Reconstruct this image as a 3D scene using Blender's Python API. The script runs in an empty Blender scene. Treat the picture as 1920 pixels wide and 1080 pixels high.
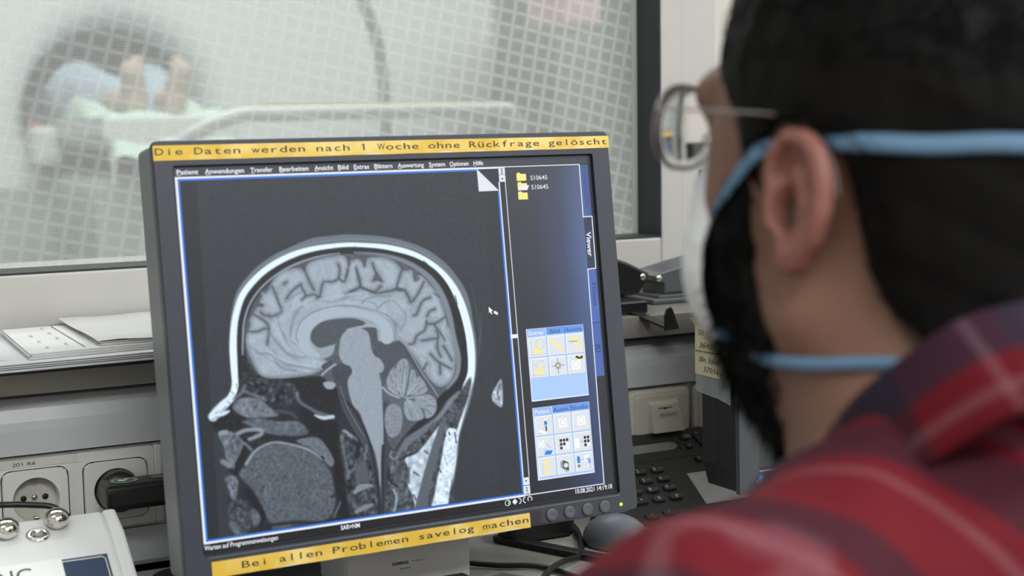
import bpy, bmesh, math, random
import numpy as np
from mathutils import Vector, Matrix
random.seed(7); RNG = np.random.default_rng(7)
SC = bpy.context.scene; COL = SC.collection
ZC = 1.145                      # camera height above the floor
FPX = 2850.0
# room axes used while measuring: X along the window wall, h = metres below the camera, D = metres towards the wall
RC = np.array([[0.8890409146917257, 0.015568370083193174, -0.45756297693000936],
               [-0.06441908959021052, 0.9937326337735368, -0.09135443869828276],
               [0.45327302247152096, 0.11069362414548821, 0.8844718699162056]])
def W(X, h, D): return Vector((X, D, ZC - h))
def R2W(r): return Vector((float(r[0]), float(r[2]), ZC - float(r[1])))
def C2W(c): return R2W(RC.T @ np.asarray(c, float))
def CP(x, y, Z): return C2W(((x - 960) / FPX * Z, (y - 540) / FPX * Z, Z))

# ------------------------------------------------------------------ materials
def lin(c):
    c = c / 255.0
    return c / 12.92 if c <= 0.04045 else ((c + 0.055) / 1.055) ** 2.4
def L3(r, g, b): return (lin(r), lin(g), lin(b), 1.0)
def mat(name, rgb, rough=0.5, metal=0.0, noise=0.0, nscale=60.0, bump=0.0, bscale=300.0, spec=0.5, emit=None, estr=1.0, stretch=None):
    m = bpy.data.materials.new(name); m.use_nodes = True
    nt = m.node_tree; b = nt.nodes['Principled BSDF']
    col = L3(*rgb)
    b.inputs['Base Color'].default_value = col
    b.inputs['Roughness'].default_value = rough; b.inputs['Metallic'].default_value = metal
    b.inputs['Specular IOR Level'].default_value = spec
    tc = None
    if noise or bump:
        tc = nt.nodes.new('ShaderNodeTexCoord'); src = tc.outputs['Object']
        if stretch:
            mp = nt.nodes.new('ShaderNodeMapping'); mp.inputs['Scale'].default_value = stretch
            nt.links.new(src, mp.inputs['Vector']); src = mp.outputs['Vector']
    if noise:
        n = nt.nodes.new('ShaderNodeTexNoise'); n.inputs['Scale'].default_value = nscale; n.inputs['Detail'].default_value = 4
        nt.links.new(src, n.inputs['Vector'])
        r = nt.nodes.new('ShaderNodeValToRGB')
        r.color_ramp.elements[0].position = 0.3; r.color_ramp.elements[1].position = 0.7
        r.color_ramp.elements[0].color = tuple(c * (1 - noise) for c in col[:3]) + (1,)
        r.color_ramp.elements[1].color = tuple(min(1, c * (1 + noise)) for c in col[:3]) + (1,)
        nt.links.new(n.outputs['Fac'], r.inputs['Fac']); nt.links.new(r.outputs['Color'], b.inputs['Base Color'])
    if bump:
        n2 = nt.nodes.new('ShaderNodeTexNoise'); n2.inputs['Scale'].default_value = bscale; n2.inputs['Detail'].default_value = 3
        nt.links.new(src, n2.inputs['Vector'])
        bp = nt.nodes.new('ShaderNodeBump'); bp.inputs['Strength'].default_value = bump; bp.inputs['Distance'].default_value = 0.002
        nt.links.new(n2.outputs['Fac'], bp.inputs['Height']); nt.links.new(bp.outputs['Normal'], b.inputs['Normal'])
    if emit:
        b.inputs['Emission Color'].default_value = L3(*emit); b.inputs['Emission Strength'].default_value = estr
    return m

# ------------------------------------------------------------------ mesh builder (world coordinates, moved to the parent's frame when linked)
class MB:
    def __init__(self): self.v = []; self.f = []; self.mi = []; self.mats = []; self.sm = []
    def m(self, material):
        if material not in self.mats: self.mats.append(material)
        return self.mats.index(material)
    def add(self, vs, fs, material, smooth=False):
        o = len(self.v); k = self.m(material)
        self.v += [Vector(p) for p in vs]
        for f in fs: self.f.append([i + o for i in f]); self.mi.append(k); self.sm.append(smooth)
        return self
    def bm(self, b, material, M=None, smooth=False):
        b.verts.ensure_lookup_table(); b.verts.index_update()
        vs = [(M @ v.co) if M else v.co.copy() for v in b.verts]
        fs = [[v.index for v in f.verts] for f in b.faces]
        b.free(); return self.add(vs, fs, material, smooth)
    def box(self, c, size, material, bev=0.0, M=None, seg=2):
        b = bmesh.new(); bmesh.ops.create_cube(b, size=1.0)
        for v in b.verts: v.co = Vector((v.co.x * size[0], v.co.y * size[1], v.co.z * size[2]))
        if bev: bmesh.ops.bevel(b, geom=b.edges[:], offset=bev, segments=seg, affect='EDGES', profile=0.5)
        for v in b.verts: v.co += Vector(c)
        return self.bm(b, material, M)
    def prism(self, pts, depth, frame, material, bev=0.0, smooth=False, seg=2):
        """2D outline pts in frame=(origin, ux, uy, uz); extruded from 0 to depth along uz."""
        o, ux, uy, uz = [Vector(a) for a in frame]
        b = bmesh.new()
        lo = [b.verts.new((p[0], p[1], 0)) for p in pts]; hi = [b.verts.new((p[0], p[1], depth)) for p in pts]
        b.faces.new(lo[::-1]); b.faces.new(hi); n = len(pts)
        for i in range(n): b.faces.new((lo[i], lo[(i + 1) % n], hi[(i + 1) % n], hi[i]))
        bmesh.ops.recalc_face_normals(b, faces=b.faces[:])
        if bev:
            e = [e for e in b.edges if abs(e.verts[0].co.z - e.verts[1].co.z) < 1e-9]
            bmesh.ops.bevel(b, geom=e, offset=bev, segments=seg, affect='EDGES', profile=0.5)
        for v in b.verts: v.co = o + ux * v.co.x + uy * v.co.y + uz * v.co.z
        return self.bm(b, material, None, smooth)
    def tube(self, path, r, material, n=10, cap=True, closed=False):
        path = [Vector(p) for p in path]; m = len(path)
        rs = r if isinstance(r, (list, tuple)) else [r] * m
        vs = []; fs = []; prev = None
        for i, p in enumerate(path):
            a = path[(i - 1) % m] if (closed or i > 0) else p
            c = path[(i + 1) % m] if (closed or i < m - 1) else p
            t = (c - a).normalized()
            if prev is None:
                up = Vector((0, 0, 1)) if abs(t.z) < 0.9 else Vector((1, 0, 0))
                x = t.cross(up).normalized()
            else:
                x = (prev - t * prev.dot(t)).normalized()
            prev = x; y = t.cross(x)
            for k in range(n):
                an = 2 * math.pi * k / n
                vs.append(p + (x * math.cos(an) + y * math.sin(an)) * rs[i])
        for i in range(m if closed else m - 1):
            j = (i + 1) % m
            for k in range(n):
                k2 = (k + 1) % n
                fs.append((i * n + k, i * n + k2, j * n + k2, j * n + k))
        if cap and not closed:
            fs.append(tuple(range(n))[::-1]); fs.append(tuple((m - 1) * n + k for k in range(n)))
        return self.add(vs, fs, material, True)
    def lathe(self, prof, frame, material, n=28, smooth=True):
        """prof: list of (radius, height along uz)."""
        o, ux, uy, uz = [Vector(a) for a in frame]; vs = []; fs = []; m = len(prof)
        for r, z in prof:
            for k in range(n):
                a = 2 * math.pi * k / n
                vs.append(o + ux * (r * math.cos(a)) + uy * (r * math.sin(a)) + uz * z)
        for i in range(m - 1):
            for k in range(n):
                k2 = (k + 1) % n; fs.append((i * n + k, i * n + k2, (i + 1) * n + k2, (i + 1) * n + k))
        if prof[0][0] > 1e-6: fs.append(tuple(range(n))[::-1])
        if prof[-1][0] > 1e-6: fs.append(tuple((m - 1) * n + k for k in range(n)))
        return self.add(vs, fs, material, smooth)
    def ring(self, outer, inner, depth, frame, material):
        """frame-shaped prism between two outlines with the same point count."""
        o, ux, uy, uz = [Vector(a) for a in frame]; n = len(outer); vs = []
        for z in (0, depth):
            for loop in (outer, inner):
                vs += [o + ux * p[0] + uy * p[1] + uz * z for p in loop]
        fs = []
        for i in range(n):
            j = (i + 1) % n
            fs.append((i, j, n + j, n + i)); fs.append((2 * n + i, 3 * n + i, 3 * n + j, 2 * n + j))
            fs.append((i, 2 * n + i, 2 * n + j, j)); fs.append((n + i, n + j, 3 * n + j, 3 * n + i))
        return self.add(vs, fs, material)
    def link(self, name, parent=None, origin=None):
        me = bpy.data.meshes.new(name)
        off = Vector((0, 0, 0))
        if parent is not None:
            p = parent
            while p is not None: off += p.location; p = p.parent
        elif origin is not None: off = Vector(origin)
        elif self.v:
            lo = [min(v[i] for v in self.v) for i in range(3)]; hi = [max(v[i] for v in self.v) for i in range(3)]
            off = Vector(((lo[0] + hi[0]) / 2, (lo[1] + hi[1]) / 2, lo[2]))
        me.from_pydata([tuple(v - off) for v in self.v], [], self.f)
        for mm in self.mats: me.materials.append(mm)
        me.polygons.foreach_set('material_index', self.mi); me.polygons.foreach_set('use_smooth', self.sm)
        me.update()
        b = bmesh.new(); b.from_mesh(me); bmesh.ops.recalc_face_normals(b, faces=b.faces[:]); b.to_mesh(me); b.free()
        o = bpy.data.objects.new(name, me); COL.objects.link(o)
        if parent is not None: o.parent = parent
        else: o.location = off
        return o
def np_mesh(name, V, Fq, material, parent=None, origin=None, smooth=True):
    """V (n,3) world coords, Fq (m,k) int."""
    me = bpy.data.meshes.new(name)
    off = np.zeros(3)
    if parent is not None:
        p = parent
        while p is not None: off = off + np.array(p.location); p = p.parent
    elif origin is not None: off = np.array(origin)
    V = np.asarray(V, float) - off; k = Fq.shape[1]
    me.vertices.add(len(V)); me.vertices.foreach_set('co', V.astype(np.float32).ravel())
    me.loops.add(Fq.size); me.loops.foreach_set('vertex_index', Fq.astype(np.int32).ravel())
    me.polygons.add(len(Fq)); me.polygons.foreach_set('loop_start', (np.arange(len(Fq)) * k).astype(np.int32))
    me.polygons.foreach_set('use_smooth', np.full(len(Fq), smooth))
    me.materials.append(material); me.update(calc_edges=True); me.validate()
    o = bpy.data.objects.new(name, me); COL.objects.link(o)
    if parent is not None: o.parent = parent
    else: o.location = Vector(off)
    return o
def tag(o, label=None, cat=None, group=None, kind=None):
    if label: o['label'] = label
    if cat: o['category'] = cat
    if group: o['group'] = group
    if kind: o['kind'] = kind
    return o
def thing(name, label, cat, loc, group=None):
    o = bpy.data.objects.new(name, None); COL.objects.link(o); o.location = Vector(loc); o.empty_display_size = 0.02
    return tag(o, label, cat, group)
def struct(mb, name, origin=None):
    o = mb.link(name, origin=origin); o['kind'] = 'structure'; return o
def rrect(w, h, r, n=5, cx=0, cy=0):
    pts = []
    for sx, sy, a0 in ((1, 1, 0), (-1, 1, 90), (-1, -1, 180), (1, -1, 270)):
        for k in range(n + 1):
            a = math.radians(a0 + 90 * k / n)
            pts.append((cx + sx * (w / 2 - r) + r * math.cos(a), cy + sy * (h / 2 - r) + r * math.sin(a)))
    return pts
_tcache = {}
def text_geo(s, bold=0.0):
    """outline of a string as flat faces, cap height about 0.7 unit; returns verts2d, faces, width."""
    key = (s, bold)
    if key in _tcache: return _tcache[key]
    cu = bpy.data.curves.new('t', 'FONT'); cu.body = s; cu.size = 1.0; cu.offset = bold; cu.resolution_u = 3
    ob = bpy.data.objects.new('t', cu); COL.objects.link(ob)
    me = bpy.data.meshes.new_from_object(ob)
    vs = [(v.co.x, v.co.y) for v in me.vertices]; fs = [list(p.vertices) for p in me.polygons]
    bpy.data.objects.remove(ob); bpy.data.curves.remove(cu); bpy.data.meshes.remove(me)
    w = (min([v[0] for v in vs]), max([v[0] for v in vs])) if vs else (0, 0)
    _tcache[key] = (vs, fs, w); return _tcache[key]
def put_text(mb, s, frame, cap, material, width=None, bold=0.0, mono=None, slant=0.0):
    """frame=(origin at left baseline, ux, uy); cap = capital height in metres; width fits the whole string; mono = pitch per character."""
    o, ux, uy = [Vector(a) for a in frame]
    if mono:
        for i, ch in enumerate(s):
            if ch == ' ': continue
            vs, fs, (a, b) = text_geo(ch, bold); sy = cap / 0.70
            cw = (b - a); sx = min(1.9 * sy, 0.88 * mono / max(cw, 1e-6)) if ch not in 'il1' else 1.75 * sy
            x0 = mono * (i + 0.5) - (a + b) / 2 * sx
            mb.add([o + ux * (x0 + p[0] * sx) + uy * (p[1] * sy) for p in vs], fs, material)
            if ch == '1':
                xf = mono * (i + .5); q = [(-.17, .53), (-.17, .59), (.0, .70), (.0, .63)]
                mb.add([o + ux * (xf + p * sx) + uy * (r * sy) for p, r in q], [(0, 1, 2, 3)], material)
        return
    vs, fs, (a, b) = text_geo(s, bold); sy = cap / 0.70
    sx = width / (b - a) if width else sy
    mb.add([o + ux * ((p[0] - a) * sx + p[1] * slant * sy) + uy * (p[1] * sy) for p in vs], fs, material)
X_, Y_, Z_ = Vector((1, 0, 0)), Vector((0, 1, 0)), Vector((0, 0, 1))
def catmull(pts, n=6, closed=False):
    P = [Vector(p) for p in pts]; m = len(P); out = []
    for i in range(m if closed else m - 1):
        p0 = P[(i - 1) % m] if (closed or i > 0) else P[i]
        p1, p2 = P[i], P[(i + 1) % m]
        p3 = P[(i + 2) % m] if (closed or i < m - 2) else P[i + 1]
        for k in range(n):
            t = k / n
            out.append(0.5 * ((2 * p1) + (p2 - p0) * t + (2 * p0 - 5 * p1 + 4 * p2 - p3) * t * t + (3 * p1 - p0 - 3 * p2 + p3) * t ** 3))
    if not closed: out.append(P[-1].copy())
    return out
# ================================================================== camera
cam = bpy.data.cameras.new('camera'); cam.sensor_fit = 'HORIZONTAL'; cam.sensor_width = 36.0; cam.lens = FPX / 1920 * 36.0
cam.clip_start = 0.05; cam.clip_end = 60
co = bpy.data.objects.new('camera', cam); COL.objects.link(co); SC.camera = co
rx = Vector((RC[0][0], RC[0][2], -RC[0][1])); dn = Vector((RC[1][0], RC[1][2], -RC[1][1])); fw = Vector((RC[2][0], RC[2][2], -RC[2][1]))
co.matrix_world = Matrix(((rx.x, -dn.x, -fw.x, 0), (rx.y, -dn.y, -fw.y, 0), (rx.z, -dn.z, -fw.z, ZC), (0, 0, 0, 1)))
cam.dof.use_dof = True; cam.dof.focus_distance = 1.42; cam.dof.aperture_fstop = 6.0
SC.view_settings.view_transform = 'Standard'; SC.view_settings.look = 'None'
SC.view_settings.gamma = 1.0; SC.view_settings.use_curve_mapping = False; SC.view_settings.exposure = 0.0
SC.cycles.use_denoising = True
SC.cycles.max_bounces = 10; SC.cycles.transparent_max_bounces = 16; SC.cycles.caustics_refractive = False; SC.cycles.caustics_reflective = False
SC.cycles.sample_clamp_indirect = 4.0

# ================================================================== control room shell
M_wall = mat('wall_paint', (206, 203, 196), 0.8, noise=0.03, nscale=8, bump=0.05, bscale=400)
M_frame = mat('window_frame_paint', (188, 187, 183), 0.45, noise=0.02, nscale=20)
M_black = mat('black_rubber', (40, 44, 47), 0.55)
M_floor = mat('grey_linoleum', (150, 152, 150), 0.4, noise=0.12, nscale=90)
M_ceil = mat('ceiling_paint', (225, 225, 222), 0.9, noise=0.02, nscale=15)
WX0, WX1, WZ0, WZ1 = -0.75, 1.0035, ZC - 0.1458, 2.05      # opening of the viewing window
WD = 1.557                                                 # face of its frame
XL, XR, YB = -1.6, 2.6, -1.6                               # control room
m = MB()
m.box(((XL + WX0 - .08) / 2, 1.66, 1.3), (WX0 - .08 - XL, .18, 2.6), M_wall)
m.box(((XR + WX1 + .082) / 2, 1.66, 1.3), (XR - WX1 - .082, .18, 2.6), M_wall)
m.box(((WX0 + WX1) / 2, 1.66, (WZ0 - .10) / 2), (WX1 - WX0 + .164, .18, WZ0 - .10), M_wall)
m.box(((WX0 + WX1) / 2, 1.66, (2.6 + WZ1 + .08) / 2), (WX1 - WX0 + .164, .18, 2.6 - WZ1 - .08), M_wall)
struct(m, 'wall_front')
m = MB(); m.box(((XL + XR) / 2, .06, -.05), (XR - XL, 3.4, .1), M_floor); struct(m, 'floor')
m = MB(); m.box(((XL + XR) / 2, .06, 2.65), (XR - XL, 3.4, .1), M_ceil); struct(m, 'ceiling')
m = MB(); m.box((XL - .05, .06, 1.3), (.1, 3.4, 2.6), M_wall); struct(m, 'wall_left')
m = MB(); m.box((XR + .05, .06, 1.3), (.1, 3.4, 2.6), M_wall); struct(m, 'wall_right')
m = MB(); m.box(((XL + XR) / 2, YB - .05, 1.3), (XR - XL, .1, 2.6), M_wall); struct(m, 'wall_back')

# viewing window: beige frame with a stepped profile, black reveal, wired shielding pane
win = bpy.data.objects.new('window_1', None); COL.objects.link(win); win.location = ((WX0 + WX1) / 2, WD, WZ0); win['kind'] = 'structure'
m = MB()
def framebar(m, x0, x1, z0, z1, y0, y1, material, bev=.003): m.box(((x0 + x1) / 2, (y0 + y1) / 2, (z0 + z1) / 2), (x1 - x0, y1 - y0, z1 - z0), material, bev)
framebar(m, WX1, WX1 + .031, WZ0 - .102, WZ1 + .031, WD, 1.70, M_frame)
framebar(m, WX0 - .031, WX0, WZ0 - .031, WZ1 + .031, WD, 1.70, M_frame)
framebar(m, WX0, WX1, WZ0 - .102, WZ0, WD, 1.70, M_frame)
framebar(m, WX0, WX1, WZ1, WZ1 + .031, WD, 1.70, M_frame)
framebar(m, WX1 + .030, WX1 + .0815, WZ0 - .10, WZ1 + .08, WD + .003, 1.70, M_frame)
framebar(m, WX0 - .081, WX0 - .030, WZ0 - .10, WZ1 + .08, WD + .003, 1.70, M_frame)
framebar(m, WX0 - .03, WX1 + .03, WZ1 + .030, WZ1 + .08, WD + .003, 1.70, M_frame)
m.link('window_frame', win)
m = MB()
t = .0015
framebar(m, WX1 - t, WX1 + .0005, WZ0, WZ1, WD + .001, 1.615, M_black, 0)
framebar(m, WX0, WX0 + t, WZ0, WZ1, WD + .001, 1.615, M_black, 0)
framebar(m, WX0, WX1, WZ0 - .0005, WZ0 + t, WD + .001, 1.615, M_black, 0)
framebar(m, WX0, WX1, WZ1 - t, WZ1, WD + .001, 1.615, M_black, 0)
o = m.link('reveal', win); o['label'] = 'black rubber lined reveal'
m = MB(); M_bead = mat('glazing_bead', (196, 204, 200), 0.4)
framebar(m, WX1 - .0055, WX1 - .0015, WZ0, WZ1, 1.609, 1.615, M_bead, 0)
m.link('glazing_bead', win)
# pane: clear glass, with the woven shielding mesh just behind it
M_glass = bpy.data.materials.new('pane_glass'); M_glass.use_nodes = True
nt = M_glass.node_tree; nt.nodes.remove(nt.nodes['Principled BSDF'])
tr = nt.nodes.new('ShaderNodeBsdfTransparent'); tr.inputs['Color'].default_value = (.89, .91, .91, 1)
gl = nt.nodes.new('ShaderNodeBsdfGlossy'); gl.inputs['Roughness'].default_value = .02
fr = nt.nodes.new('ShaderNodeFresnel'); fr.inputs['IOR'].default_value = 1.35
mx = nt.nodes.new('ShaderNodeMixShader'); nt.links.new(fr.outputs[0], mx.inputs[0]); nt.links.new(tr.outputs[0], mx.inputs[1]); nt.links.new(gl.outputs[0], mx.inputs[2])
nt.links.new(mx.outputs[0], nt.nodes['Material Output'].inputs['Surface'])
m = MB(); m.add([(WX0, 1.624, WZ0), (WX1, 1.624, WZ0), (WX1, 1.624, WZ1), (WX0, 1.624, WZ1)], [(0, 1, 2, 3)], M_glass); m.link('pane', win)
M_mesh = bpy.data.materials.new('shielding_mesh'); M_mesh.use_nodes = True
nt = M_mesh.node_tree; nt.nodes.remove(nt.nodes['Principled BSDF']); N = nt.nodes.new; K = nt.links.new
def mth(op, a, b=None, clamp=False):
    n = N('ShaderNodeMath'); n.operation = op; n.use_clamp = clamp
    for i, v in enumerate((a, b)):
        if v is None: continue
        if isinstance(v, (int, float)): n.inputs[i].default_value = v
        else: K(v, n.inputs[i])
    return n.outputs[0]
geo = N('ShaderNodeNewGeometry'); sep = N('ShaderNodeSeparateXYZ'); K(geo.outputs['Position'], sep.inputs[0])
nz = N('ShaderNodeTexNoise'); nz.inputs['Scale'].default_value = 1.6; nz.inputs['Detail'].default_value = 1.5; K(geo.outputs['Position'], nz.inputs['Vector'])
nsep = N('ShaderNodeSeparateColor'); K(nz.outputs['Color'], nsep.inputs[0])
wx = mth('ADD', sep.outputs['X'], mth('MULTIPLY', mth('SUBTRACT', nsep.outputs[0], .5), .085))
wz = mth('ADD', sep.outputs['Z'], mth('MULTIPLY', mth('SUBTRACT', nsep.outputs[1], .5), .085))
ca, sa = math.cos(math.radians(12)), math.sin(math.radians(12))
gu = mth('SUBTRACT', mth('MULTIPLY', wx, ca), mth('MULTIPLY', wz, sa)); gv = mth('ADD', mth('MULTIPLY', wx, sa), mth('MULTIPLY', wz, ca))
def lines(c, period, power):     # 1 on the wire, 0 between
    ph = mth('MULTIPLY', c, math.pi / period); return mth('POWER', mth('ABSOLUTE', mth('COSINE', ph)), power)
coarse = mth('MAXIMUM', lines(gu, .0185, 9), lines(gv, .0165, 9))
fine = mth('MAXIMUM', lines(sep.outputs['X'], .0021, 3), lines(sep.outputs['Z'], .0021, 3))
# the weave is more open towards the right end of the pane
opn = mth('MULTIPLY', mth('SUBTRACT', .95, sep.outputs['X'], True), 1.4, True)
fac = mth('ADD', mth('ADD', .22, mth('MULTIPLY', mth('MULTIPLY', coarse, .26), mth('SUBTRACT', 1.0, mth('MULTIPLY', opn, .62)))), mth('MULTIPLY', mth('MULTIPLY', fine, .24), mth('ADD', .35, mth('MULTIPLY', opn, .65))), True)
tr = N('ShaderNodeBsdfTransparent'); df = N('ShaderNodeBsdfDiffuse'); df.inputs['Color'].default_value = (.93, .95, .94, 1)
tl = N('ShaderNodeBsdfTranslucent'); tl.inputs['Color'].default_value = (.92, .95, .94, 1)
m1 = N('ShaderNodeMixShader'); m1.inputs[0].default_value = .55; K(df.outputs[0], m1.inputs[1]); K(tl.outputs[0], m1.inputs[2])
m2 = N('ShaderNodeMixShader'); K(fac, m2.inputs[0]); K(tr.outputs[0], m2.inputs[1]); K(m1.outputs[0], m2.inputs[2])
K(m2.outputs[0], nt.nodes['Material Output'].inputs['Surface'])
m = MB(); m.add([(WX0, 1.618, WZ0), (WX1, 1.618, WZ0), (WX1, 1.618, WZ1), (WX0, 1.618, WZ1)], [(0, 1, 2, 3)], M_mesh)
o = m.link('shielding_mesh', win); o['label'] = 'fine woven wire shielding mesh'

# ================================================================== scanner room beyond the window
M_sw = mat('scanner_room_wall', (222, 228, 224), 0.8, noise=0.03, nscale=3)
m = MB(); m.box((1.6, 7.05, 1.4), (8.2, .1, 2.8), M_sw); struct(m, 'wall_far')
m = MB(); m.box((-2.55, 4.4, 1.4), (.1, 5.3, 2.8), M_sw); struct(m, 'wall_scanner_left')
m = MB(); m.box((5.75, 4.4, 1.4), (.1, 5.3, 2.8), M_sw); struct(m, 'wall_scanner_right')
m = MB(); m.box((1.6, 4.42, -.05), (8.4, 5.3, .1), M_floor); struct(m, 'floor_scanner')
m = MB(); m.box((1.6, 4.42, 2.85), (8.4, 5.3, .1), M_ceil); struct(m, 'ceiling_scanner')
m = MB(); m.box(((-2.55 + XL) / 2, 1.80, 1.4), (XL + 2.55, .1, 2.8), M_sw); m.box(((5.75 + XR) / 2, 1.80, 1.4), (5.75 - XR, .1, 2.8), M_sw); m.box((.5, 1.70, 2.7), (4.2, .1, .2), M_sw); struct(m, 'wall_near')

# MRI scanner: rounded housing with a bore through it, lower skirt, dark block for the shaded gap beside the bore
M_gan = mat('scanner_plastic', (226, 231, 229), 0.35)
M_skirt = mat('scanner_skirt', (158, 170, 164), 0.4)
M_bore = mat('bore_lining', (98, 106, 105), 0.5)
BX, BZ, BR = 1.125, 1.180, .278
GF = 4.95
scn = thing('mri_scanner', 'large white scanner with a dark round bore seen through the window', 'scanner', (BX, GF + .8, 0))
def sq(a, w, h, p=5.0):
    c, s = math.cos(a), math.sin(a); r = (abs(c / w) ** p + abs(s / h) ** p) ** (-1 / p); return (r * c, r * s)
m = MB(); n = 72; rings = []
oc = (BX + .28, 1.15)                                   # centre of the housing
def loop(fn, y): return [Vector((fn(2 * math.pi * k / n)[0], y, fn(2 * math.pi * k / n)[1])) for k in range(n)]
bo = lambda r: (lambda a: (BX + r * math.cos(a), BZ + r * math.sin(a)))
ou = lambda s: (lambda a: (oc[0] + sq(a, 1.12 * s, 1.13 * s)[0], oc[1] + sq(a, 1.12 * s, 1.13 * s)[1]))
loops = [loop(bo(BR), GF + 1.6), loop(bo(BR), GF + .12), loop(bo(BR + .015), GF + .04), loop(bo(BR + .05), GF + .005), loop(bo(BR + .11), GF - .01), loop(ou(.93), GF + .0), loop(ou(.985), GF + .03), loop(ou(1.0), GF + .10), loop(ou(1.0), GF + 1.55), loop(ou(.96), GF + 1.6)]
vs = [p for l in loops for p in l]; fs = []
for i in range(len(loops) - 1):
    for k in range(n): fs.append((i * n + k, i * n + (k + 1) % n, (i + 1) * n + (k + 1) % n, (i + 1) * n + k))
m.add(vs[n:], [tuple(q - n for q in f) for f in fs[n:]], M_gan, True)
o = m.link('housing', scn)
m = MB(); m.add(vs[:2 * n], fs[:n], M_bore, True); m.add([(BX + BR * math.cos(2 * math.pi * k / n), GF + 1.59, BZ + BR * math.sin(2 * math.pi * k / n)) for k in range(n)], [tuple(range(n))], M_bore)
o = m.link('bore', scn); o['label'] = 'dark grey tunnel lining'
m = MB(); m.prism(rrect(2.0, .80, .06), .06, (Vector((oc[0], GF - .03, .56)), X_, Z_, Y_), M_skirt, .01); o = m.link('skirt', scn); o['label'] = 'grey green lower cover'
m = MB(); m.box((BX - .262, GF - .02, BZ - .03), (.05, .03, .16), mat('notch_shade_black', (46, 50, 54), .4), .005); m.box((BX - .262, GF - .036, BZ - .03), (.035, .004, .02), mat('notch_reflect_orange', (190, 110, 80), .4)); o = m.link('notch_shade', scn); o['label'] = 'dark block standing for the shaded gap beside the bore'  # dark block painted for the shaded gap, orange strip for its reflection
# patient table in front of the bore
M_tab = mat('table_plastic', (205, 212, 209), .4)
tb = thing('patient_table', 'white scanner couch running into the bore behind the window', 'table', (1.13, 4.85, 0))
m = MB(); m.prism([(-.19, -.05), (-.16, -.09), (.16, -.09), (.19, -.05), (.19, 0), (-.19, 0)], 1.7, (Vector((1.10, 4.20, 1.166)), X_, Z_, Y_), M_tab, .008); m.link('table_top', tb)
m = MB(); m.prism(rrect(.40, .90, .05), 0.625, (Vector((1.10, 4.30, .55)), X_, Z_, Y_), M_skirt, .02); m.box((1.10, 4.6, .03), (.70, .7, .06), M_skirt, .01); o = m.link('pedestal', tb); o['label'] = 'grey green pedestal'
m = MB(); m.box((.872, 4.86, 1.085), (.085, .10, .12), M_tab, .02); o = m.link('side_grip', tb)
# mint paper sheet draped over the table
M_sheet = mat('mint_sheet', (205, 228, 212), .8, noise=.05, nscale=12)
m = MB(); nx, ny = 26, 22; vs = []
for j in range(ny):
    for i in range(nx):
        s = -1 + 2 * i / (nx - 1); y = 4.18 + .86 * j / (ny - 1); x = 1.115 + .215 * s
        z = 1.174 + .008 * math.sin(9 * s + 11 * y) + .005 * math.sin(23 * y - 4 * s)
        if abs(s) > .82: z -= (abs(s) - .82) * .5; x -= .03 * (abs(s) - .82) / .18 * math.copysign(1, s)
        z += .06 * math.exp(-((y - 4.74) / .15) ** 2)
        if j < 2: z -= (.115, .03)[j]
        vs.append((x, y, z))
fs = [(j * nx + i, j * nx + i + 1, (j + 1) * nx + i + 1, (j + 1) * nx + i) for j in range(ny - 1) for i in range(nx - 1)]
m.add(vs, fs, M_sheet, True); o = m.link('bed_sheet'); tag(o, 'pale mint sheet under the bare feet of the person in the bore', 'sheet')
# the trolley rail, hose, cabinet and box between the scanner and the window
M_rail = mat('rail_grey', (206, 212, 208), .35)
rl = thing('stretcher', 'pale stretcher with a curved push rail behind the monitor', 'stretcher', (1.30, 3.3, 0))
m = MB(); m.tube(catmull([W(.80, .55, 3.3), W(.815, .16, 3.3), W(.865, .045, 3.24), W(.97, -.012, 3.2), W(1.10, -.018, 3.2), W(1.58, -.022, 3.2), W(1.645, -.012, 3.2), W(1.68, .05, 3.22), W(1.685, .20, 3.3), W(1.685, .55, 3.3)], 8), .0165, M_rail, 12); m.link('push_rail', rl)
m = MB(); m.box((1.24, 3.6, ZC - .60), (.92, .9, .09), M_rail, .03); m.link('mattress', rl)
for sx in (.85, 1.64):
    for sy in (3.25, 3.95):
        m = MB(); m.tube([(sx, sy, .06), (sx, sy, ZC - .62)], .018, M_rail, 10); m.lathe([(.0, -.02), (.05, -.02), (.055, 0), (.05, .02), (0, .02)], (Vector((sx, sy, .055)), Y_, Z_, X_), M_black, 16); m.link('leg', rl)
M_hose = mat('grey_hose', (140, 148, 146), .5)
m = MB(); m.tube(catmull([W(1.44, -.95, 3.9), W(1.48, -.55, 3.9), W(1.545, -.36, 3.9), W(1.60, -.20, 3.9), W(1.615, .0, 3.9), W(1.612, .4, 3.9), W(1.60, 1.13, 3.9)], 8), .0165, M_hose, 12)
o = m.link('hose'); tag(o, 'grey hose bending down behind the curved rail', 'hose')
M_cab = mat('olive_grey_panel', (128, 134, 124), .6, noise=.06, nscale=4)
cb = thing('cabinet', 'olive grey cabinet at the right end of the window view', 'cabinet', (2.70, 4.55, 0))
m = MB(); m.box((2.70, 4.55, .725), (.64, .40, 1.45), M_cab, .012); m.link('body', cb)
M_cab2 = mat('olive_grey_door', (152, 152, 146), .55)
for x in (2.54, 2.86):
    m = MB(); m.box((x, 4.345, .74), (.29, .02, 1.34), M_cab2, .006); d = m.link('door', cb)
    m = MB(); m.box((x + (.11 if x < 2.7 else -.11), 4.33, .85), (.012, .02, .14), M_rail, .004); m.link('handle', d)
m = MB(); m.box((2.68, 4.55, 1.55), (.42, .26, .20), mat('pink_card', (206, 176, 178), .7, noise=.05, nscale=6), .01)
m.box((2.68, 4.419, 1.60), (.42, .004, .02), mat('pink_tape', (222, 205, 204), .5)); o = m.link('cardboard_box'); tag(o, 'pinkish box on top of the olive grey cabinet', 'box')
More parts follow.
